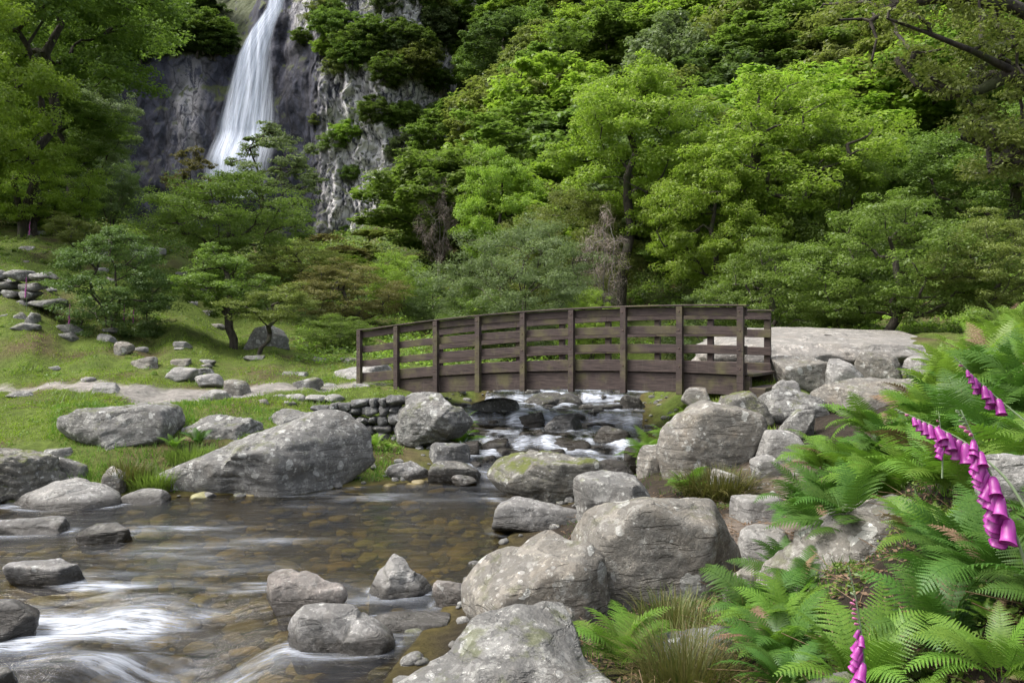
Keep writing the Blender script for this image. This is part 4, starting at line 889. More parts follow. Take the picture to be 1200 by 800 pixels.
# shrubs on the crag
for (uu, vt, w, dd, kd) in ((392, 150, 34, 90, 'mid'), (420, 30, 60, 88, 'mid'), (455, 60, 50, 88, 'mid'), (400, 60, 40, 89, 'olive'), (440, 110, 44, 88, 'mid'), (478, 118, 40, 87, 'mid'), (385, 5, 40, 91, 'mid'), (352, 30, 24, 94, 'mid'), (412, 190, 24, 88, 'mid'), (408, 262, 30, 85, 'mid'), (470, 20, 46, 88, 'mid'), (478, 190, 50, 80, 'olive'), (492, 240, 50, 70, 'brown'), (372, 130, 18, 91, 'olive')):
    far.append([uu, vt, w, dd, kd, 'farB', True])
for q in range(46):
    far.append([r.uniform(80, 262), r.uniform(-45, 38), r.uniform(34, 60), 97, r.choice(['dark', 'mid', 'dark']), 'farC' if q % 2 else 'farA', True])
for q in range(60):
    uu = r.uniform(336, 560); vt = r.uniform(-30, 210)
    if 372 < uu < 470 and vt > 75 and r.random() < .90: continue
    if uu < 372 and vt > 45: continue
    if uu < 372 and r.random() < .5: continue
    far.append([uu, vt, r.uniform(22, 52), 90, r.choice(['mid', 'olive', 'bright', 'grey', 'mid']), 'farB', True])
for q in range(16):
    uu = r.uniform(375, 540); far.append([uu, r.uniform(272, 305) if uu < 480 else r.uniform(190, 300), r.uniform(34, 60), r.uniform(45, 80), r.choice(['mid', 'olive', 'bright', 'brown']), 'farB'])
labs = {}
objs = []
for f in far:
    uu, vt, w, dd, kd, sh = f[:6]; crag = len(f) > 6
    if vt > 330 or w < 10: continue
    if crag and (300 < uu < 336): continue
    if vt < -75: continue
    if crag:
        z = CAMH-(vt+w*.75-VH)/F*dd; x = (uu-600)/F*dd; y = float(cliff_y(np.array([(uu-600)/F*CY]), np.array([z]))[0])
        k = (y-.5)/dd; x *= k; z = CAMH+(z-CAMH)*k; s = SHAPES[sh]; W = w/F*y; g = gz(x, y)
        o = T('crag_shrub', sh, kd, uu, vt, w, y-.3, '', 'shrub'); o.location.z = z-.3; o.scale.z = W*.8/s.H
        lab = '%s rock shrub %s, %s' % (WORD[kd], zone(uu), tier(vt)); cat = 'shrub'
    else:
        o = T('hillside_tree', sh, kd, uu, vt, w, dd, '', 'tree')
        lab = '%s tree %s, %s' % (WORD[kd], zone(uu), tier(vt)) ; cat = 'tree'
    labs.setdefault(lab, []).append((uu, o))
    tag(o, group='shrubs on the crags' if crag else 'trees covering the far hillside')
NUM = {2: 'two', 3: 'three', 4: 'four', 5: 'five', 6: 'six', 7: 'seven', 8: 'eight'}; ORD = ['', 'second', 'third', 'fourth', 'fifth', 'sixth', 'seventh']
for lab, l in labs.items():
    l.sort(key=lambda a: a[0])
    for i, (uu, o) in enumerate(l):
        n = len(l)
        o['label'] = lab if n == 1 else ('leftmost ' if i == 0 else 'rightmost ' if i == n-1 else ORD[min(i, 6)]+' ')+'of %s: ' % NUM.get(n, 'many')+lab

# undergrowth over the hillside and shrubby bank foot
def undergrowth(name, label, n, ysz, urange, mat, seed, hmax, cond=None, aspect=.6, clump=14, upb=.8):
    r = np.random.default_rng(seed); Cs, Ns, S = [], [], []
    d = ysz[0]*(ysz[1]/ysz[0])**r.random(n); u = r.uniform(*urange, n); x = (u-600)/F*d; k = np.ones(n, bool)
    if cond: k = cond(u, d, x)
    x, d = x[k], d[k]; g = ground(x, d); m = len(x)
    R = hmax*r.uniform(.4, 1, m)*np.interp(d, [20, 100], [.7, 1.6])
    q = r.normal(size=(m, clump, 3)); q /= np.linalg.norm(q, axis=2)[..., None]; q *= r.random((m, clump, 1))**.5
    q[..., 2] = np.abs(q[..., 2])*.8
    C = np.stack([x, d, g], 1)[:, None]+q*R[:, None, None]; N = q+np.array([0, 0, upb])+r.normal(size=q.shape)*.4
    sz = np.repeat(np.interp(d, [20, 40, 100], [.09, .14, .30]), clump)
    V, Fq = leaf_quads(C.reshape(-1, 3), N.reshape(-1, 3), sz, aspect, r)
    me = mesh_np(name, V, Fq, ML[mat], False); tag(link(name, me), label, name.replace('_', ' '), kind='stuff')
hillc = lambda u, d, x: ~((u < 480) & (u > 95) & (d > 84) & (d < 106)) & ~((u > 255) & (u < 372) & (d > 100))
for i, (m, n, sd) in enumerate((('mid', 6500, 31), ('dark', 2600, 32), ('olive', 3600, 33), ('brown', 1200, 34), ('grey', 1800, 35), ('bright', 2400, 36))):
    undergrowth('undergrowth', '%s scrub and undergrowth covering the steep hillside' % WORD[m], n, (34, 135), (-90, 1290), m, sd, .9, hillc, clump=18)
footc = lambda u, d, x: (sdist(x, d) < -.5) & ((u > 340) | (d > 33)) & ~((u > 860) & (u < 1160) & (d < 20.8))
undergrowth('bank_scrub', 'low leafy scrub along the foot of the hill behind the bridge', 1500, (20.5, 38), (330, 1260), 'mid', 41, .5, footc, clump=22)
undergrowth('bank_scrub', 'paler low scrub along the foot of the hill behind the bridge', 900, (20.5, 38), (330, 1260), 'bright', 42, .42, footc, clump=22)
lc = lambda u, d, x: ((d > 27) | ((u > 60) & (u < 190) & (d > 22)))
undergrowth('bank_plants', 'leafy weeds and low bracken on the upper left bank', 420, (21, 42), (-60, 330), 'mid', 43, .32, lc, clump=22)

# ---- turf
def turf(name, label, n, ur, dr, h, w, mat, seed, cond, per=5, spread=.05, lean=.5):
    r = np.random.default_rng(seed); d = dr[0]*(dr[1]/dr[0])**r.random(n); u = r.uniform(*ur, n); x = (u-600)/F*d
    k = cond(u, d, x); x, d = x[k], d[k]; nz = fbm(P3(x, d, 3)*.9, 3); hh = h*np.clip(.6+1.2*nz, .25, 1.6)
    x = np.repeat(x, per)+r.normal(size=len(x)*per)*spread; d = np.repeat(d, per)+r.normal(size=len(d)*per)*spread; hh = np.repeat(hh, per)*r.uniform(.5, 1.2, len(x))
    g = ground(x, d)-.01; a = r.uniform(0, 6.28, len(x)); P = np.stack([x, d, g], 1); side = np.stack([np.cos(a), np.sin(a), 0*a], 1)*(w*r.uniform(.6, 1.3, len(x)))[:, None]
    b = r.uniform(0, 6.28, len(x)); tip = P+np.stack([np.cos(b)*lean*hh, np.sin(b)*lean*hh, hh], 1)
    V = np.stack([P-side, P+side, tip], 1).reshape(-1, 3); Fq = np.arange(len(V)).reshape(-1, 3)
    me = mesh_np(name, V, Fq, ML[mat], False); tag(link(name, me), label, 'grass', kind='stuff')
def turfc(u, d, x):
    return (sdist(x, d) < -.45) & (sdist(x, d, PATH) < .02+.1*perlin(P3(x*2, d*2))) & (fbm(P3(x, d, 2)*.8, 3) < .55)
turf('grass', 'short bright green turf on the left bank', 26000, (-120, 470), (12.6, 38), .05, .012, 'grass', 51, turfc, 5, .07)
turf('grass', 'longer grass fringing the left bank boulders', 1500, (60, 470), (11.3, 14.5), .16, .008, 'fern', 52, lambda u, d, x: (sdist(x, d) < -.15) & (sdist(x, d, PATH) < 0), 6, .05)
turf('grass', 'bright grass on the right bank by the bridge end', 2600, (735, 905), (11.5, 15.5), .11, .010, 'grass', 53, lambda u, d, x: (sdist(x, d) < -.3), 7, .05)
turf('grass', 'sparse grass between stones of the near right bank', 1500, (620, 1150), (3.2, 11), .10, .006, 'ferndark', 54, lambda u, d, x: (sdist(x, d) < -.4) & (sdist(x, d, DIRT) < -.1), 6, .05)

def tuft(u, v, D, R, H, n, mat, label, seed, name='grass_tuft', cat='grass tuft', w=.004, droop=.7):
    r = np.random.default_rng(seed); c = at(u, v, D); c[2] = max(c[2]-.3, gz(c[0], D)) if seed == 7 else gz(c[0], D); V, Fs = [], []; m = 6
    for i in range(n):
        a = r.uniform(0, 6.28); rr = R*r.random()**.5; b = np.array([math.cos(a)*rr, math.sin(a)*rr, 0]); dr = a+r.normal()*.5
        L = H*r.uniform(.5, 1.15); out = r.uniform(.1, droop)*(.4+rr/R); sd = np.array([-math.sin(dr), math.cos(dr), 0])*w*r.uniform(.7, 1.3)
        for k in range(m):
            t = k/(m-1); p = b+np.array([math.cos(dr), math.sin(dr), 0])*out*L*t**1.6+np.array([0, 0, L*(t-.38*out*t**2.6)]); ww = (1-t)**.6
            V += [p-sd*ww, p+sd*ww]
        o = i*2*m; Fs += [(o+2*k, o+2*k+1, o+2*k+3, o+2*k+2) for k in range(m-1)]
    me = mesh_np(name, np.array(V), np.array(Fs), ML[mat], False); tag(link(name, me, None, c), label, cat)
tuft(802, 800, 3.3, .16, .28, 900, 'rush', 'spiky brown green rush tuft in front of the low grey boulder', 1, 'rush_tuft', 'rush', .0022, 1.1)
tuft(842, 590, 8.8, .36, .34, 1100, 'rush', 'shaggy green grass mound below the tall bank boulder', 2, w=.006, droop=1.3)
tuft(790, 720, 4.6, .20, .20, 420, 'rush', 'thin grass tuft under the front of the big lichened boulder', 3, w=.003)
tuft(178, 566, 11.4, .30, .32, 600, 'mid', 'tall grass tuft between the lichened boulders on the left bank', 4, w=.007)
tuft(150, 572, 11.5, .25, .34, 500, 'rush', 'yellowish grass tuft beside the small pointed stone', 5, w=.007)
tuft(225, 545, 12.0, .32, .30, 600, 'mid', 'green grass tuft left of the huge sloping boulder', 6, w=.007)
tuft(860, 462, 12.6, .5, .20, 900, 'grass', 'cushion of grass on the mossy boulder by the bridge end', 7, w=.008)
tuft(886, 735, 4.2, .15, .26, 300, 'rush', 'small grass tuft left of the bright near fern', 8, w=.003)

turf('grass', 'rough darker tussocks scattered over the left bank', 2600, (-120, 420), (15, 32), .16, .012, 'mid', 61, lambda u, d, x: turfc(u, d, x) & (fbm(P3(x, d, 7)*.9, 3) > .12) & (sdist(x, d, PATH) < -.15), 7, .09, .8)
turf('grass', 'dry brownish grass patches on the left bank', 1500, (-120, 420), (15, 32), .10, .010, 'brown', 62, lambda u, d, x: turfc(u, d, x) & (fbm(P3(x, d, 12)*.8, 3) > .18) & (sdist(x, d, PATH) < -.1), 7, .09, .9)
# ------------------------------------------------------------------ ferns
def frond_mesh(seed, mat, arch=1.0, npin=26, wid=.30, pinn=12, curl=0.):
    r = np.random.default_rng(seed); V, Fs = [], []
    S = np.linspace(0, 1, 60); ang = 1.05-arch*1.35*S**1.2+curl*S**3
    dx = np.cos(ang)/59; dz = np.sin(ang)/59; X = np.concatenate([[0], np.cumsum(dx[:-1])]); Z = np.concatenate([[0], np.cumsum(dz[:-1])]); side = .05*np.sin(S*3+r.uniform(0, 6))*S
    def pt(s): return np.array([np.interp(s, S, X), np.interp(s, S, side), np.interp(s, S, Z)])
    def quad(a, b, c, d): 
        n = len(V); V.extend([a, b, c, d]); Fs.append((n, n+1, n+2, n+3))
    for k in range(24):                    # rachis
        a, b = pt(k/24), pt((k+1)/24); w = .006*(1-k/26); y = np.array([0, w, 0]); quad(a-y, b-y, b+y, a+y); z = np.array([0, 0, w]); quad(a-z, b-z, b+z, a+z)
    for k in range(npin):
        s = .16+.83*(k/(npin-1)); prof = math.sin(math.pi*min(1, (s-.10)/.9)**.62)**.8 if s < .999 else .02
        L = wid*max(.03, prof)*r.uniform(.92, 1.06); a = np.interp(s, S, ang); fwd = np.array([math.cos(a), 0, math.sin(a)]); nr = np.array([-math.sin(a), 0, math.cos(a)]); o = pt(s)
        for sg in (-1, 1):
            dr = np.array([0, sg, 0])*.90+fwd*.42+nr*r.uniform(-.05, .12); dr /= np.linalg.norm(dr); pf = np.cross(dr, nr)*-sg; dro = r.uniform(.10, .28)
            m = max(3, int(pinn*(.3+.7*L/wid)))
            for j in range(m):
                t0 = j/m; t1 = (j+.98)/m; tm = (t0+t1)/2; pl = .62/npin*(1-.85*tm**1.5)*min(1, .35+L/wid)+.002
                c0 = o+dr*L*t0-nr*dro*L*t0*t0; c1 = o+dr*L*t1-nr*dro*L*t1*t1; cm = (c0+c1)/2
                tip = dr*.35*pl
                quad(c0, cm+pf*pl*.8+tip*.6-nr*pl*.05, c1+pf*pl*.25+tip, c1); quad(c0, c1, c1-pf*pl*.25+tip, cm-pf*pl*.8+tip*.6-nr*pl*.05)
    return mesh_np('frond', np.array(V), np.array(Fs), ML[mat], False)
FR = {m: [frond_mesh(i+k*10, m, arch=a, curl=c, npin=n, wid=w) for i, (a, c, n, w) in enumerate(((.85, 0, 24, .22), (1.15, 0, 26, .19), (1.45, .2, 22, .23), (.65, -.4, 24, .20), (1.6, .5, 23, .18), (1.0, -.6, 27, .24)))] for k, m in enumerate(('fern', 'ferndark', 'bracken', 'litter'))}
def fern(u, v, D, size, mat, label, n=15, seed=0, lean=None, name='fern', pos=None, up=.0, group=None):
    r = np.random.default_rng(seed+int(u)+int(D*10)); p = at(u, v, D) if pos is None else pos
    if pos is None: p[2] = gz(p[0], D)+.02
    n = int(n*1.5); size = size*(.80 if D < 8 else 1); root = link(name, None, None, p); tag(root, label, 'fern', group)
    for i in range(n):
        o = link('frond', FR['litter' if r.random() < .05 else mat][int(r.integers(6))], root)
        a = 6.283*i/n+r.uniform(-.25, .25)
        if lean is not None: a = lean+(i/(n-1)-.5)*3.6+r.uniform(-.2, .2)
        s = size*r.uniform(.7, 1.15); o.scale = (s, s, s); o.rotation_euler = (r.uniform(-.45, .45), r.uniform(-.6, .3)-up, a)
        o.location = (math.cos(a)*.02, math.sin(a)*.02, 0)
    return root
fern(727, 770, 3.9, .46, 'fern', 'bright fern in front of the big lichened boulder', 10, 1, up=.2)
fern(752, 742, 4.2, .30, 'fern', 'small fern right of the bright one at the lichened boulder', 8, 2)
fern(915, 745, 3.3, .38, 'fern', 'full bright fern at the foot of the long sloping slab', 13, 3)
fern(905, 700, 3.9, .30, 'fern', 'small light fern at the lower left of the slab', 10, 14)
fern(1010, 560, 4.6, .62, 'ferndark', 'big deep green fern clump above the sloping slab', 16, 5)
fern(965, 545, 5.2, .52, 'ferndark', 'deep green fern left of the big clump by the pale boulders', 14, 6)
fern(1050, 520, 5.0, .60, 'fern', 'arching fern behind the leftmost foxglove', 13, 7)
fern(1120, 600, 3.1, .50, 'ferndark', 'dark fern whose fronds hang down below the tall foxglove', 13, 8)
fern(1170, 640, 2.7, .44, 'ferndark', 'fern at the right edge behind the tall foxglove stem', 12, 10)
fern(1110, 545, 4.0, .55, 'fern', 'green fern between the two middle foxgloves', 12, 11)
fern(1180, 520, 3.8, .55, 'ferndark', 'fern at the right edge above the pale stone', 12, 12)
fern(948, 0, 6.6, .62, 'ferndark', 'deep green fern right of the bright pale flat stone', 14, 51)
fern(985, 0, 5.9, .66, 'ferndark', 'tall deep green fern over the upper end of the sloping slab', 15, 52)
fern(965, 0, 8.2, .60, 'fern', 'fern beside the smooth pale boulder on the path side', 13, 53)
fern(1000, 0, 7.2, .62, 'fern', 'bright fern in the middle of the right bank above the tall deep green one', 13, 54)
fern(1030, 0, 8.6, .60, 'fern', 'bright fern just below the long rock ledge', 13, 55)
fern(1040, 0, 6.2, .62, 'ferndark', 'deep green fern under the left leaning foxglove tip', 13, 56)
fern(1050, 800, 2.4, .24, 'fern', 'small curled fern at the bottom edge beside the low foxglove', 8, 13)
fern(1165, 795, 2.5, .14, 'fern', 'tiny fern at the bottom right corner', 6, 15)
fern(1012, 690, 2.9, .22, 'ferndark', 'small fern sprig right of the low foxglove', 7, 16)
fern(803, 582, 9.0, .42, 'fern', 'bright fern growing between the tall bank boulder and the grass mound', 10, 17)
fern(765, 505, 12.3, .62, 'fern', 'pale green fern at the water under the right bridge end', 13, 18)
fern(790, 498, 12.4, .5, 'fern', 'second fern on the bank right of the pale one under the bridge', 12, 19)
fern(812, 478, 12.9, .42, 'bracken', 'yellow green fern beside the last bridge post on the right', 10, 20)
fern(440, 535, 13.2, .34, 'bracken', 'bright fern at the foot of the dry stone wall', 11, 21)
fern(456, 532, 13.3, .28, 'bracken', 'small bright fern between dry stone wall and undercut boulder', 9, 22)
fern(541, 515, 14.6, .5, 'fern', 'fern hanging on the bank left of the cascade', 12, 23)
fern(540, 492, 15.4, .45, 'fern', 'upper fern under the bridge left of the cascade', 12, 24)
fern(232, 520, 12.4, .3, 'ferndark', 'fern in the gap behind the lichened boulders on the left bank', 9, 25)
fern(205, 520, 12.2, .28, 'fern', 'small fern under the overhanging lichened boulder', 9, 26)
fern(930, 655, 5.2, .25, 'fern', 'little fern by the bright pale flat stone', 8, 27)
LM = [(1000, 700, 'the low foxglove'), (1165, 600, 'the tall foxglove'), (1075, 500, 'the left leaning foxglove'), (990, 650, 'the long sloping slab'), (900, 645, 'the bright pale flat stone'), (910, 525, 'the smooth pale boulder'), (1030, 465, 'the long rock ledge'), (975, 792, 'the bottom slab corner'), (1100, 760, 'the small curled bottom fern')]
rf = np.random.default_rng(99); used = {}; placed = []
for q in range(1500):
    D = rf.uniform(2.0, 7.5); u = rf.uniform(890, 1260); x = (u-600)/F*D
    if sdist(np.array([x]), np.array([D]), DIRT)[0] > -.12: continue
    z = gz(x, D); v = VH+(CAMH-z)/D*F
    if v > 830 or (u < 960 and v < 600) or (930 < u < 1075 and 600 < v < 700 and D > 3.9): continue
    if D > 5 and u < 960: continue
    if 940 < u < 1090 and 2.7 < D < 4.6: continue
    if any(math.hypot(x-a, D-b) < .14+.038*D for a, b in placed): continue
    placed.append((x, D)); k = min(LM, key=lambda m: (m[0]-u)**2+(m[1]-v)**2); dx, dv = u-k[0], v-k[1]
    rel = ('right of' if dx > 0 else 'left of') if abs(dx) > abs(dv) else ('below' if dv > 0 else 'above')
    mt = rf.choice(['fern', 'ferndark', 'ferndark']); sz = rf.uniform(.24, .42)*(1+.06*D)
    lab = '%s %s fern %s %s' % ('small' if sz < .36 else 'large', 'bright green' if mt == 'fern' else 'deep green', rel, k[2])
    used.setdefault(lab, []).append((u, fern(u, v, D, sz, mt, lab, 11, q, pos=(x, D, z+.02), up=.1)))
for lab, l in used.items():
    l.sort(key=lambda a: a[0])
    for i, (u, o) in enumerate(l):
        if len(l) > 1: o['label'] = ('leftmost' if i == 0 else 'rightmost' if i == len(l)-1 else ['', 'second', 'third', 'fourth', 'fifth', 'sixth', 'seventh', 'eighth'][min(i, 7)])+' '+lab
print('fill ferns', len(placed))
# bracken bank rising to the right edge
r = np.random.default_rng(77); cnt = 0
words = ['low', 'tall', 'wide', 'thin']
spots = []
for (D, us) in ((9.6, (1105, 1140, 1180, 1225, 1262)), (8.4, (1112, 1140, 1170, 1205, 1245)), (7.2, (1105, 1132, 1162, 1195, 1240)), (6.2, (1092, 1122, 1155, 1190, 1235)), (5.2, (1095, 1130, 1175, 1220)), (4.4, (1150, 1195, 1250)), (3.6, (1235, 1290))):
    for j, u in enumerate(us): spots.append((u+r.uniform(-9, 9), D+r.uniform(-.3, .3), j, len(us)))
rows = {}
for (u, D, j, n) in spots:
    x = (u-600)/F*D; z = gz(x, D)
    dist = 'farthest' if D > 9 else 'fourth' if D > 7.8 else 'third' if D > 6.7 else 'second' if D > 5.7 else 'nearer' if D > 4.8 else 'nearest'
    side = 'left end' if j == 0 else 'right end' if j == n-1 else ['', 'second plant', 'third plant', 'fourth plant'][j]
    lab = 'bracken in the %s row of the right bank, %s' % (dist, side) if n > 2 else 'bracken beyond the right edge by the nearest row, %s' % side
    fern(u, 0, D, r.uniform(.50, .70), 'bracken' if D > 5.6 else ('fern' if r.random() < .5 else 'ferndark'), lab, 12, 200+int(u), name='bracken', pos=(x, D, z+.05), up=.35 if D > 5 else .1, group='bracken on the right bank')

rl = np.random.default_rng(303); n = 9000; D = 2*(9.5/2)**rl.random(n); u = rl.uniform(640, 1290, n); x = (u-600)/F*D; k = (sdist(x, D) < -.35); x, D = x[k], D[k]
P = np.stack([x, D, ground(x, D)+.008], 1); N = rl.normal(size=P.shape)*.35+np.array([0, 0, 1.])
V, Fq = leaf_quads(P, N, .035, .45, rl); tag(link('leaf_litter', mesh_np('leaf_litter', V, Fq, ML['litter'], False)), 'dead brown leaves and fern litter on the right bank soil', 'litter', kind='stuff')
k = rl.random(len(P)) < .22; A = P[k]; a = rl.uniform(0, 6.28, len(A)); L = rl.uniform(.05, .22, len(A)); B = A+np.stack([np.cos(a)*L, np.sin(a)*L, rl.uniform(0, .12, len(A))*L*4], 1)
V, Fq = tubes(A, B, np.full(len(A), .0022), np.full(len(A), .0015), 4); tag(link('twigs', mesh_np('twigs', V, Fq, ML['litter'], False)), 'broken dead stalks and twigs between the ferns', 'twigs', kind='stuff')
def weeds(name, label, n, ur, dr, mat, seed, R0, size, cond, per=26):
    r = np.random.default_rng(seed); d = dr[0]*(dr[1]/dr[0])**r.random(n); u = r.uniform(*ur, n); x = (u-600)/F*d; k = cond(u, d, x); x, d = x[k], d[k]; g = ground(x, d); m = len(x)
    q = r.normal(size=(m, per, 3)); q /= np.linalg.norm(q, axis=2)[..., None]; q *= r.random((m, per, 1))**.5; q[..., 2] = abs(q[..., 2])*.8
    C = np.stack([x, d, g], 1)[:, None]+q*(R0*r.uniform(.4, 1.2, m))[:, None, None]; N = q+np.array([0, 0, .7])+r.normal(size=q.shape)*.4
    V, Fq = leaf_quads(C.reshape(-1, 3), N.reshape(-1, 3), size, .55, r); tag(link(name, mesh_np(name, V, Fq, ML[mat], False)), label, 'weeds', kind='stuff')
weeds('weeds', 'small leafy weeds and moss between the ferns of the right bank', 900, (800, 1290), (2, 9), 'mid', 71, .07, .022, lambda u, d, x: (sdist(x, d) < -.5) & (sdist(x, d, DIRT) < -.08) & (fbm(P3(x, d, 4)*1.3, 2) > -.15))
weeds('weeds', 'low weeds between the stones of the left bank', 700, (-60, 470), (11.3, 26), 'mid', 72, .13, .045, lambda u, d, x: (sdist(x, d) < -.25) & (sdist(x, d, PATH) < -.1) & (fbm(P3(x, d, 14)*.7, 2) > .05))
rp = np.random.default_rng(55); q = 0
while q < 46:
    D = 14.5*(31/14.5)**rp.random(); u = rp.uniform(-20, 420); x = (u-600)/F*D
    if sdist(np.array([x]), np.array([D]))[0] > -.9 or fbm(P3([x], [D], 6)*.5, 2)[0] < -.1: continue
    a = rp.uniform(.10, .34); g = gz(x, D); p, f = rock_verts(int(rp.integers(1e6)), a, a*.7, a*rp.uniform(.35, .6), 3 if a < .2 else 4)
    me = mesh_np('rock', p, f, MR[['pale', 'grey', 'tan'][q % 3]]); tag(link('rock', me, None, (x, D, g+a*.08)), 'small half buried stone scattered in the left turf slope', 'rock', 'small stones scattered over the left turf'); q += 1

# ------------------------------------------------------------------ foxgloves
def fox_mats():
    t = NT('foxglove_petal'); geo = t.n('NewGeometry'); oi = t.n('ObjectInfo')
    c = t.mix(oi.outputs['Random'], (.30, .012, .26), (.48, .05, .40)); tco = t.n('TexCoord').outputs['Object']
    c = t.mix(t.math('MULTIPLY', t.ramp(t.noise(t.scaled(tco, (30, 120, 120)), 1.5, 4), .4, .7), .35), c, (.62, .20, .52))
    d = t.n('BsdfDiffuse', {'Color': c}); tr = t.n('BsdfTranslucent', {'Color': (.70, .04, .50, 1)}); m = t.n('MixShader', {0: .38, 1: d.outputs[0], 2: tr.outputs[0]}); g = t.n('BsdfGlossy', {'Roughness': .4})
    a = t.surf(t.n('MixShader', {0: .05, 1: m.outputs[0], 2: g.outputs[0]}).outputs[0])
    t = NT('foxglove_bud'); b = t.surf(t.n('BsdfPrincipled', {'Base Color': (.50, .16, .30, 1), 'Roughness': .6}).outputs[0])
    t = NT('foxglove_stem'); c = t.surf(t.n('BsdfPrincipled', {'Base Color': (.17, .23, .12, 1), 'Roughness': .7}).outputs[0])
    return a, b, c
M_PET, M_BUD, M_STEM = fox_mats()
def bell_mesh():
    k = 18; prof = [(0, .002), (.003, .0058), (.008, .0080), (.017, .0097), (.028, .0104), (.037, .0107), (.042, .0118), (.044, .0136), (.043, .0122), (.038, .0105), (.028, .0095), (.012, .006)]
    V = []; 
    for i, (l, rr) in enumerate(prof):
        for j in range(k):
            a = 2*math.pi*j/k; lip = .004*max(0, math.cos(a))*(1 if 5 <= i <= 8 else 0); rad = rr*(1+.07*math.cos(5*a)*(1 if 5 <= i <= 8 else 0)); V.append((l+lip, 1.15*rad*math.cos(a), 1.15*rad*math.sin(a)))
    Fs = [(i*k+j, i*k+(j+1) % k, (i+1)*k+(j+1) % k, (i+1)*k+j) for i in range(len(prof)-1) for j in range(k)]
    nb_ = len(Fs); n0 = len(V)
    for q in range(5):                      # calyx
        a = 2*math.pi*q/5; ca, sa = math.cos(a), math.sin(a); w = .004
        V += [(-.003, 0, 0), (.003, .0062*ca-w*sa, .0062*sa+w*ca), (.014, .0105*ca, .0105*sa), (.003, .0062*ca+w*sa, .0062*sa-w*ca)]; Fs.append((n0+q*4, n0+q*4+1, n0+q*4+2, n0+q*4+3))
    me = mesh_np('bell', np.array(V), np.array(Fs), M_PET); me.materials.append(M_STEM)
    for q in range(5): me.polygons[nb_+q].material_index = 1
    return me
BELL = bell_mesh()
p_, f_ = rock_verts(3, .010, .0045, .0045, 3, None, .0, strata=0); BUD = mesh_np('bud', p_+np.array([.009, 0, 0]), f_, M_BUD)
BUDG = BUD.copy(); BUDG.materials.clear(); BUDG.materials.append(M_STEM)
def foxglove(pts, D, label, nb, nbud, sc=1., seed=0, face=-1., tlow=.45):
    """pts: stem from its foot to its tip in photo pixels at distance D"""
    r = np.random.default_rng(seed); P = np.array([at(u, v, d) for u, v, d in pts]); base = P[0].copy(); P = P-base
    S = np.concatenate([[0], np.cumsum(np.linalg.norm(np.diff(P, axis=0), axis=1))]); S /= S[-1]; ss = np.linspace(0, 1, 40)
    Q = np.stack([np.interp(ss, S, P[:, i]) for i in range(3)], 1)
    for _ in range(6): Q[1:-1] = (Q[:-2]+2*Q[1:-1]+Q[2:])/4
    root = link('foxglove', None, None, base); tag(root, label, 'foxglove')
    R = np.interp(ss, [0, 1], [.0042, .0014])*sc
    V, Fq = tubes(Q[:-1], Q[1:], R[:-1], R[1:], 7); link('stem', mesh_np('stem', V, Fq, M_STEM), root)
    L = np.linalg.norm(np.diff(Q, axis=0), axis=1).sum()
    for i in range(nb+nbud):
        t = .995-(i/(nb+nbud-1))**1.2*(.995-tlow)
        k = t*39; i0 = min(int(k), 38); p = Q[i0]+(Q[i0+1]-Q[i0])*(k-i0); tan = Q[min(i0+1, 39)]-Q[max(i0-1, 0)]; tan /= np.linalg.norm(tan)
        isbud = i < nbud; q = (i-nbud)/max(1, nb-1)
        s = sc*(.45+.5*i/nbud if isbud else .50+.62*q**.7)
        az = r.uniform(-1.3, 1.3)
        side = np.array([face*math.cos(az), -abs(math.sin(az))*np.sign(1) if r.random() < .75 else abs(math.sin(az)), 0.])
        d = side*.62-tan*.35-np.array([0, 0, .85 if not isbud else .1])+(tan*.7 if isbud else 0); d /= np.linalg.norm(d)
        o = link('bud' if isbud else 'bell', (BUDG if i < nbud*.6 else BUD) if isbud else BELL, root, p+side*.004*sc)
        o.rotation_mode = 'QUATERNION'; o.rotation_quaternion = Vector(d).to_track_quat('X', 'Z'); o.scale = (s, s, s)
foxglove([(1236, 800, 1.3), (1214, 700, 1.3), (1192, 630, 1.3), (1168, 568, 1.31), (1144, 520, 1.32), (1126, 480, 1.33)], 1.3, 'tall foxglove with the largest magenta bells at the right edge', 20, 9, .80, 1, tlow=.58)
foxglove([(1230, 640, 1.8), (1180, 560, 1.85), (1130, 516, 1.9), (1090, 497, 1.92), (1066, 487, 1.93), (1050, 479, 1.95)], 1.9, 'foxglove leaning left with purple bells among the ferns', 10, 4, .92, 2, face=-.4, tlow=.62)
foxglove([(1260, 560, 2.4), (1210, 500, 2.45), (1168, 466, 2.5), (1140, 440, 2.5), (1118, 418, 2.5)], 2.5, 'small purple foxglove highest on the right bank', 8, 4, .95, 3, face=-.4, tlow=.62)
foxglove([(1016, 880, 1.6), (1014, 800, 1.6), (1010, 745, 1.6), (1003, 700, 1.6), (994, 662, 1.6)], 1.6, 'young pink foxglove with mostly green buds at the bottom edge', 8, 15, .72, 4)
foxglove([(1104, 560, 2.2), (1105, 520, 2.2), (1102, 500, 2.2), (1100, 482, 2.2)], 2.2, 'short purple foxglove spike between the two middle foxgloves', 6, 4, .6, 5)
def far_fox(u, v, D, label):
    g = at(u, v, D); x = g[0]; y = D; z = gz(x, y); vz = VH+(CAMH-z)/D*F
    foxglove([(u, vz, D), (u, vz-(1.0/D*F)*.5, D), (u+1, vz-1.0/D*F, D)], D, label, 12, 6, 1.15, int(u), tlow=.4)
far_fox(31, 345, 20.8, 'distant pink foxglove by the tumbled wall end'); far_fox(82, 378, 20.5, 'distant pink foxglove on the bank left of the thorn bush')
far_fox(157, 366, 21.5, 'distant foxglove in front of the thorn bush, right hand spike'); far_fox(146, 372, 21.4, 'distant foxglove in front of the thorn bush, left hand spike')
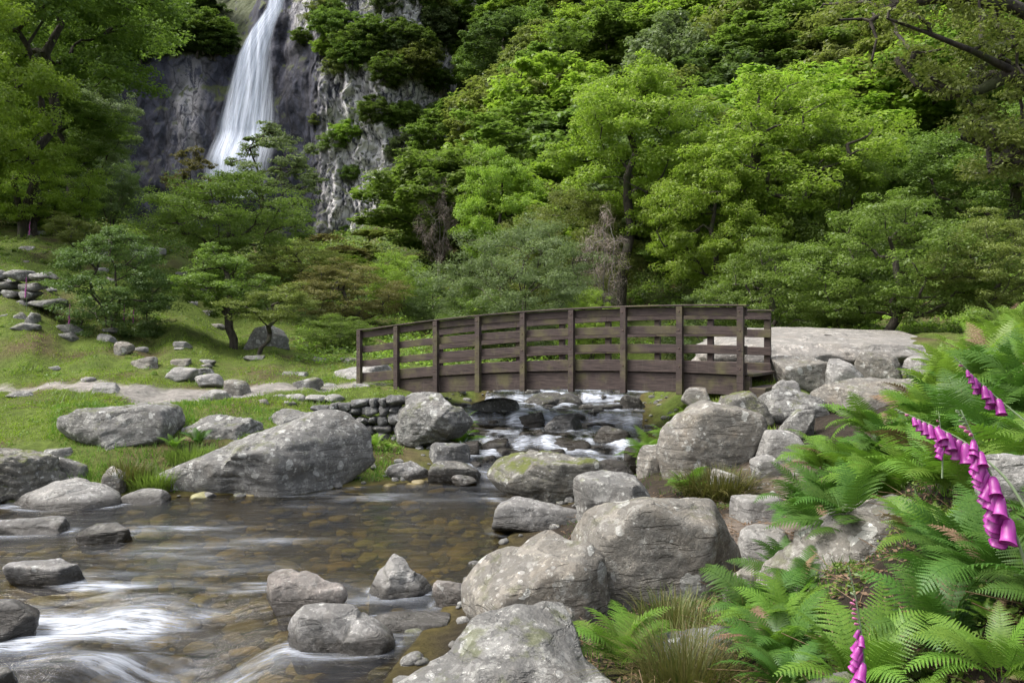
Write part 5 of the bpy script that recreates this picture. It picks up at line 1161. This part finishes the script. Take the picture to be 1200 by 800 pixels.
far_fox(35, 300, 30, 'distant foxglove on the upper turf by the worn patch'); far_fox(20, 235, 34, 'distant foxglove among shrubs at the left edge')

# ------------------------------------------------------------------ overhanging tree at the upper right
def overhang():
    r = np.random.default_rng(9); base = at(1420, 520, 9.5); 
    main = [base-np.array([0, 0, .3])]+[at(u, v, d)-0 for u, v, d in ((1400, 400, 9.5), (1370, 250, 9.4), (1330, 130, 9.3), (1290, 30, 9.3), (1270, -80, 9.4))]
    b1 = [2]+[at(*q) for q in ((1290, 180, 9.), (1240, 120, 8.7), (1190, 85, 8.4), (1140, 60, 8.2), (1090, 40, 8.0), (1040, 22, 7.9))]
    b2 = [3]+[at(*q) for q in ((1280, 90, 8.6), (1235, 30, 8.4), (1180, 5, 8.3), (1110, -5, 8.2), (1050, 5, 8.2), (1020, 25, 8.2))]
    b3 = [2]+[at(*q) for q in ((1300, 230, 9.2), (1240, 200, 9.), (1180, 175, 8.9), (1130, 160, 8.8))]
    b4 = [8]+[at(*q) for q in ((1150, 105, 8.5), (1110, 112, 8.6), (1075, 100, 8.6), (1050, 70, 8.7))]
    P = []
    zones = [((955, 1180), (-10, 25), 16), ((1040, 1220), (25, 75), 18), ((1020, 1150), (60, 110), 9), ((1110, 1230), (80, 160), 22), ((1130, 1230), (150, 215), 16), ((1230, 1420), (-60, 250), 26), ((1000, 1200), (-80, -20), 20)]
    for (u0, u1), (v0, v1), n in zones:
        for _ in range(n): P.append(at(r.uniform(u0, u1), r.uniform(v0, v1), r.uniform(7.8, 9.6)))
    P = np.array(P); o = main[0].copy(); P0, P1, R0, R1 = skeleton([main, b1, b2, b3, b4], P, r, .17, .22, .2, .004)
    V, Fq = tubes(P0-o, P1-o, R0, R1, 6); root = link('overhanging_tree', None, None, o)
    link('trunk', mesh_np('trunk', V, Fq, M_BARK), root)
    V, Fq = puff_leaves(P-o, r.uniform(.18, .34, len(P)), .6, 190, .048, .55, r, .9, 7, .5)
    link('crown', mesh_np('crown', V, Fq, ML['olive'], False), root); tag(root, 'near tree whose dark twisting boughs overhang the upper right corner', 'tree')
overhang()

# ------------------------------------------------------------------ camera, light, world
cam = bpy.data.cameras.new('camera'); cam.lens = 30; cam.sensor_width = 36; cam.sensor_fit = 'HORIZONTAL'; cam.shift_y = -15/1200; cam.clip_end = 1000; cam.clip_start = .05
co = link('camera', cam, None, (0, 0, CAMH)); co.rotation_euler = (math.pi/2, 0, 0); SC.camera = co
EL, AZ = math.radians(57), math.radians(-98)     # azimuth from +Y towards +X of where the sun stands; negative is left
sd = Vector((math.sin(AZ)*math.cos(EL), math.cos(AZ)*math.cos(EL), math.sin(EL)))
sun = bpy.data.lights.new('sun', 'SUN'); sun.energy = .95; sun.angle = math.radians(24); sun.color = (1, .96, .89)
so = link('sun', sun, None, (0, 0, 60)); so.rotation_euler = sd.to_track_quat('Z', 'Y').to_euler()
w = bpy.data.worlds.new('World'); SC.world = w; w.use_nodes = True; nt = w.node_tree; bg = nt.nodes['Background']
sky = nt.nodes.new('ShaderNodeTexSky'); sky.sky_type = 'NISHITA'; sky.sun_disc = False; sky.sun_elevation = EL; sky.sun_rotation = AZ; sky.air_density = 1; sky.dust_density = 6; sky.ozone_density = .6
hs = nt.nodes.new('ShaderNodeHueSaturation'); hs.inputs['Saturation'].default_value = .45
nt.links.new(sky.outputs[0], hs.inputs['Color']); nt.links.new(hs.outputs[0], bg.inputs[0]); bg.inputs[1].default_value = .15
SC.view_settings.view_transform = 'Standard'; SC.view_settings.look = 'None'; SC.view_settings.gamma = 1; SC.view_settings.use_curve_mapping = False; SC.view_settings.exposure = 1.22
cy = SC.cycles; cy.max_bounces = 6; cy.diffuse_bounces = 3; cy.glossy_bounces = 2; cy.transmission_bounces = 4; cy.transparent_max_bounces = 12; cy.caustics_reflective = False; cy.caustics_refractive = False
cy.use_denoising = True
try: cy.denoiser = 'OPENIMAGEDENOISE'
except Exception: pass
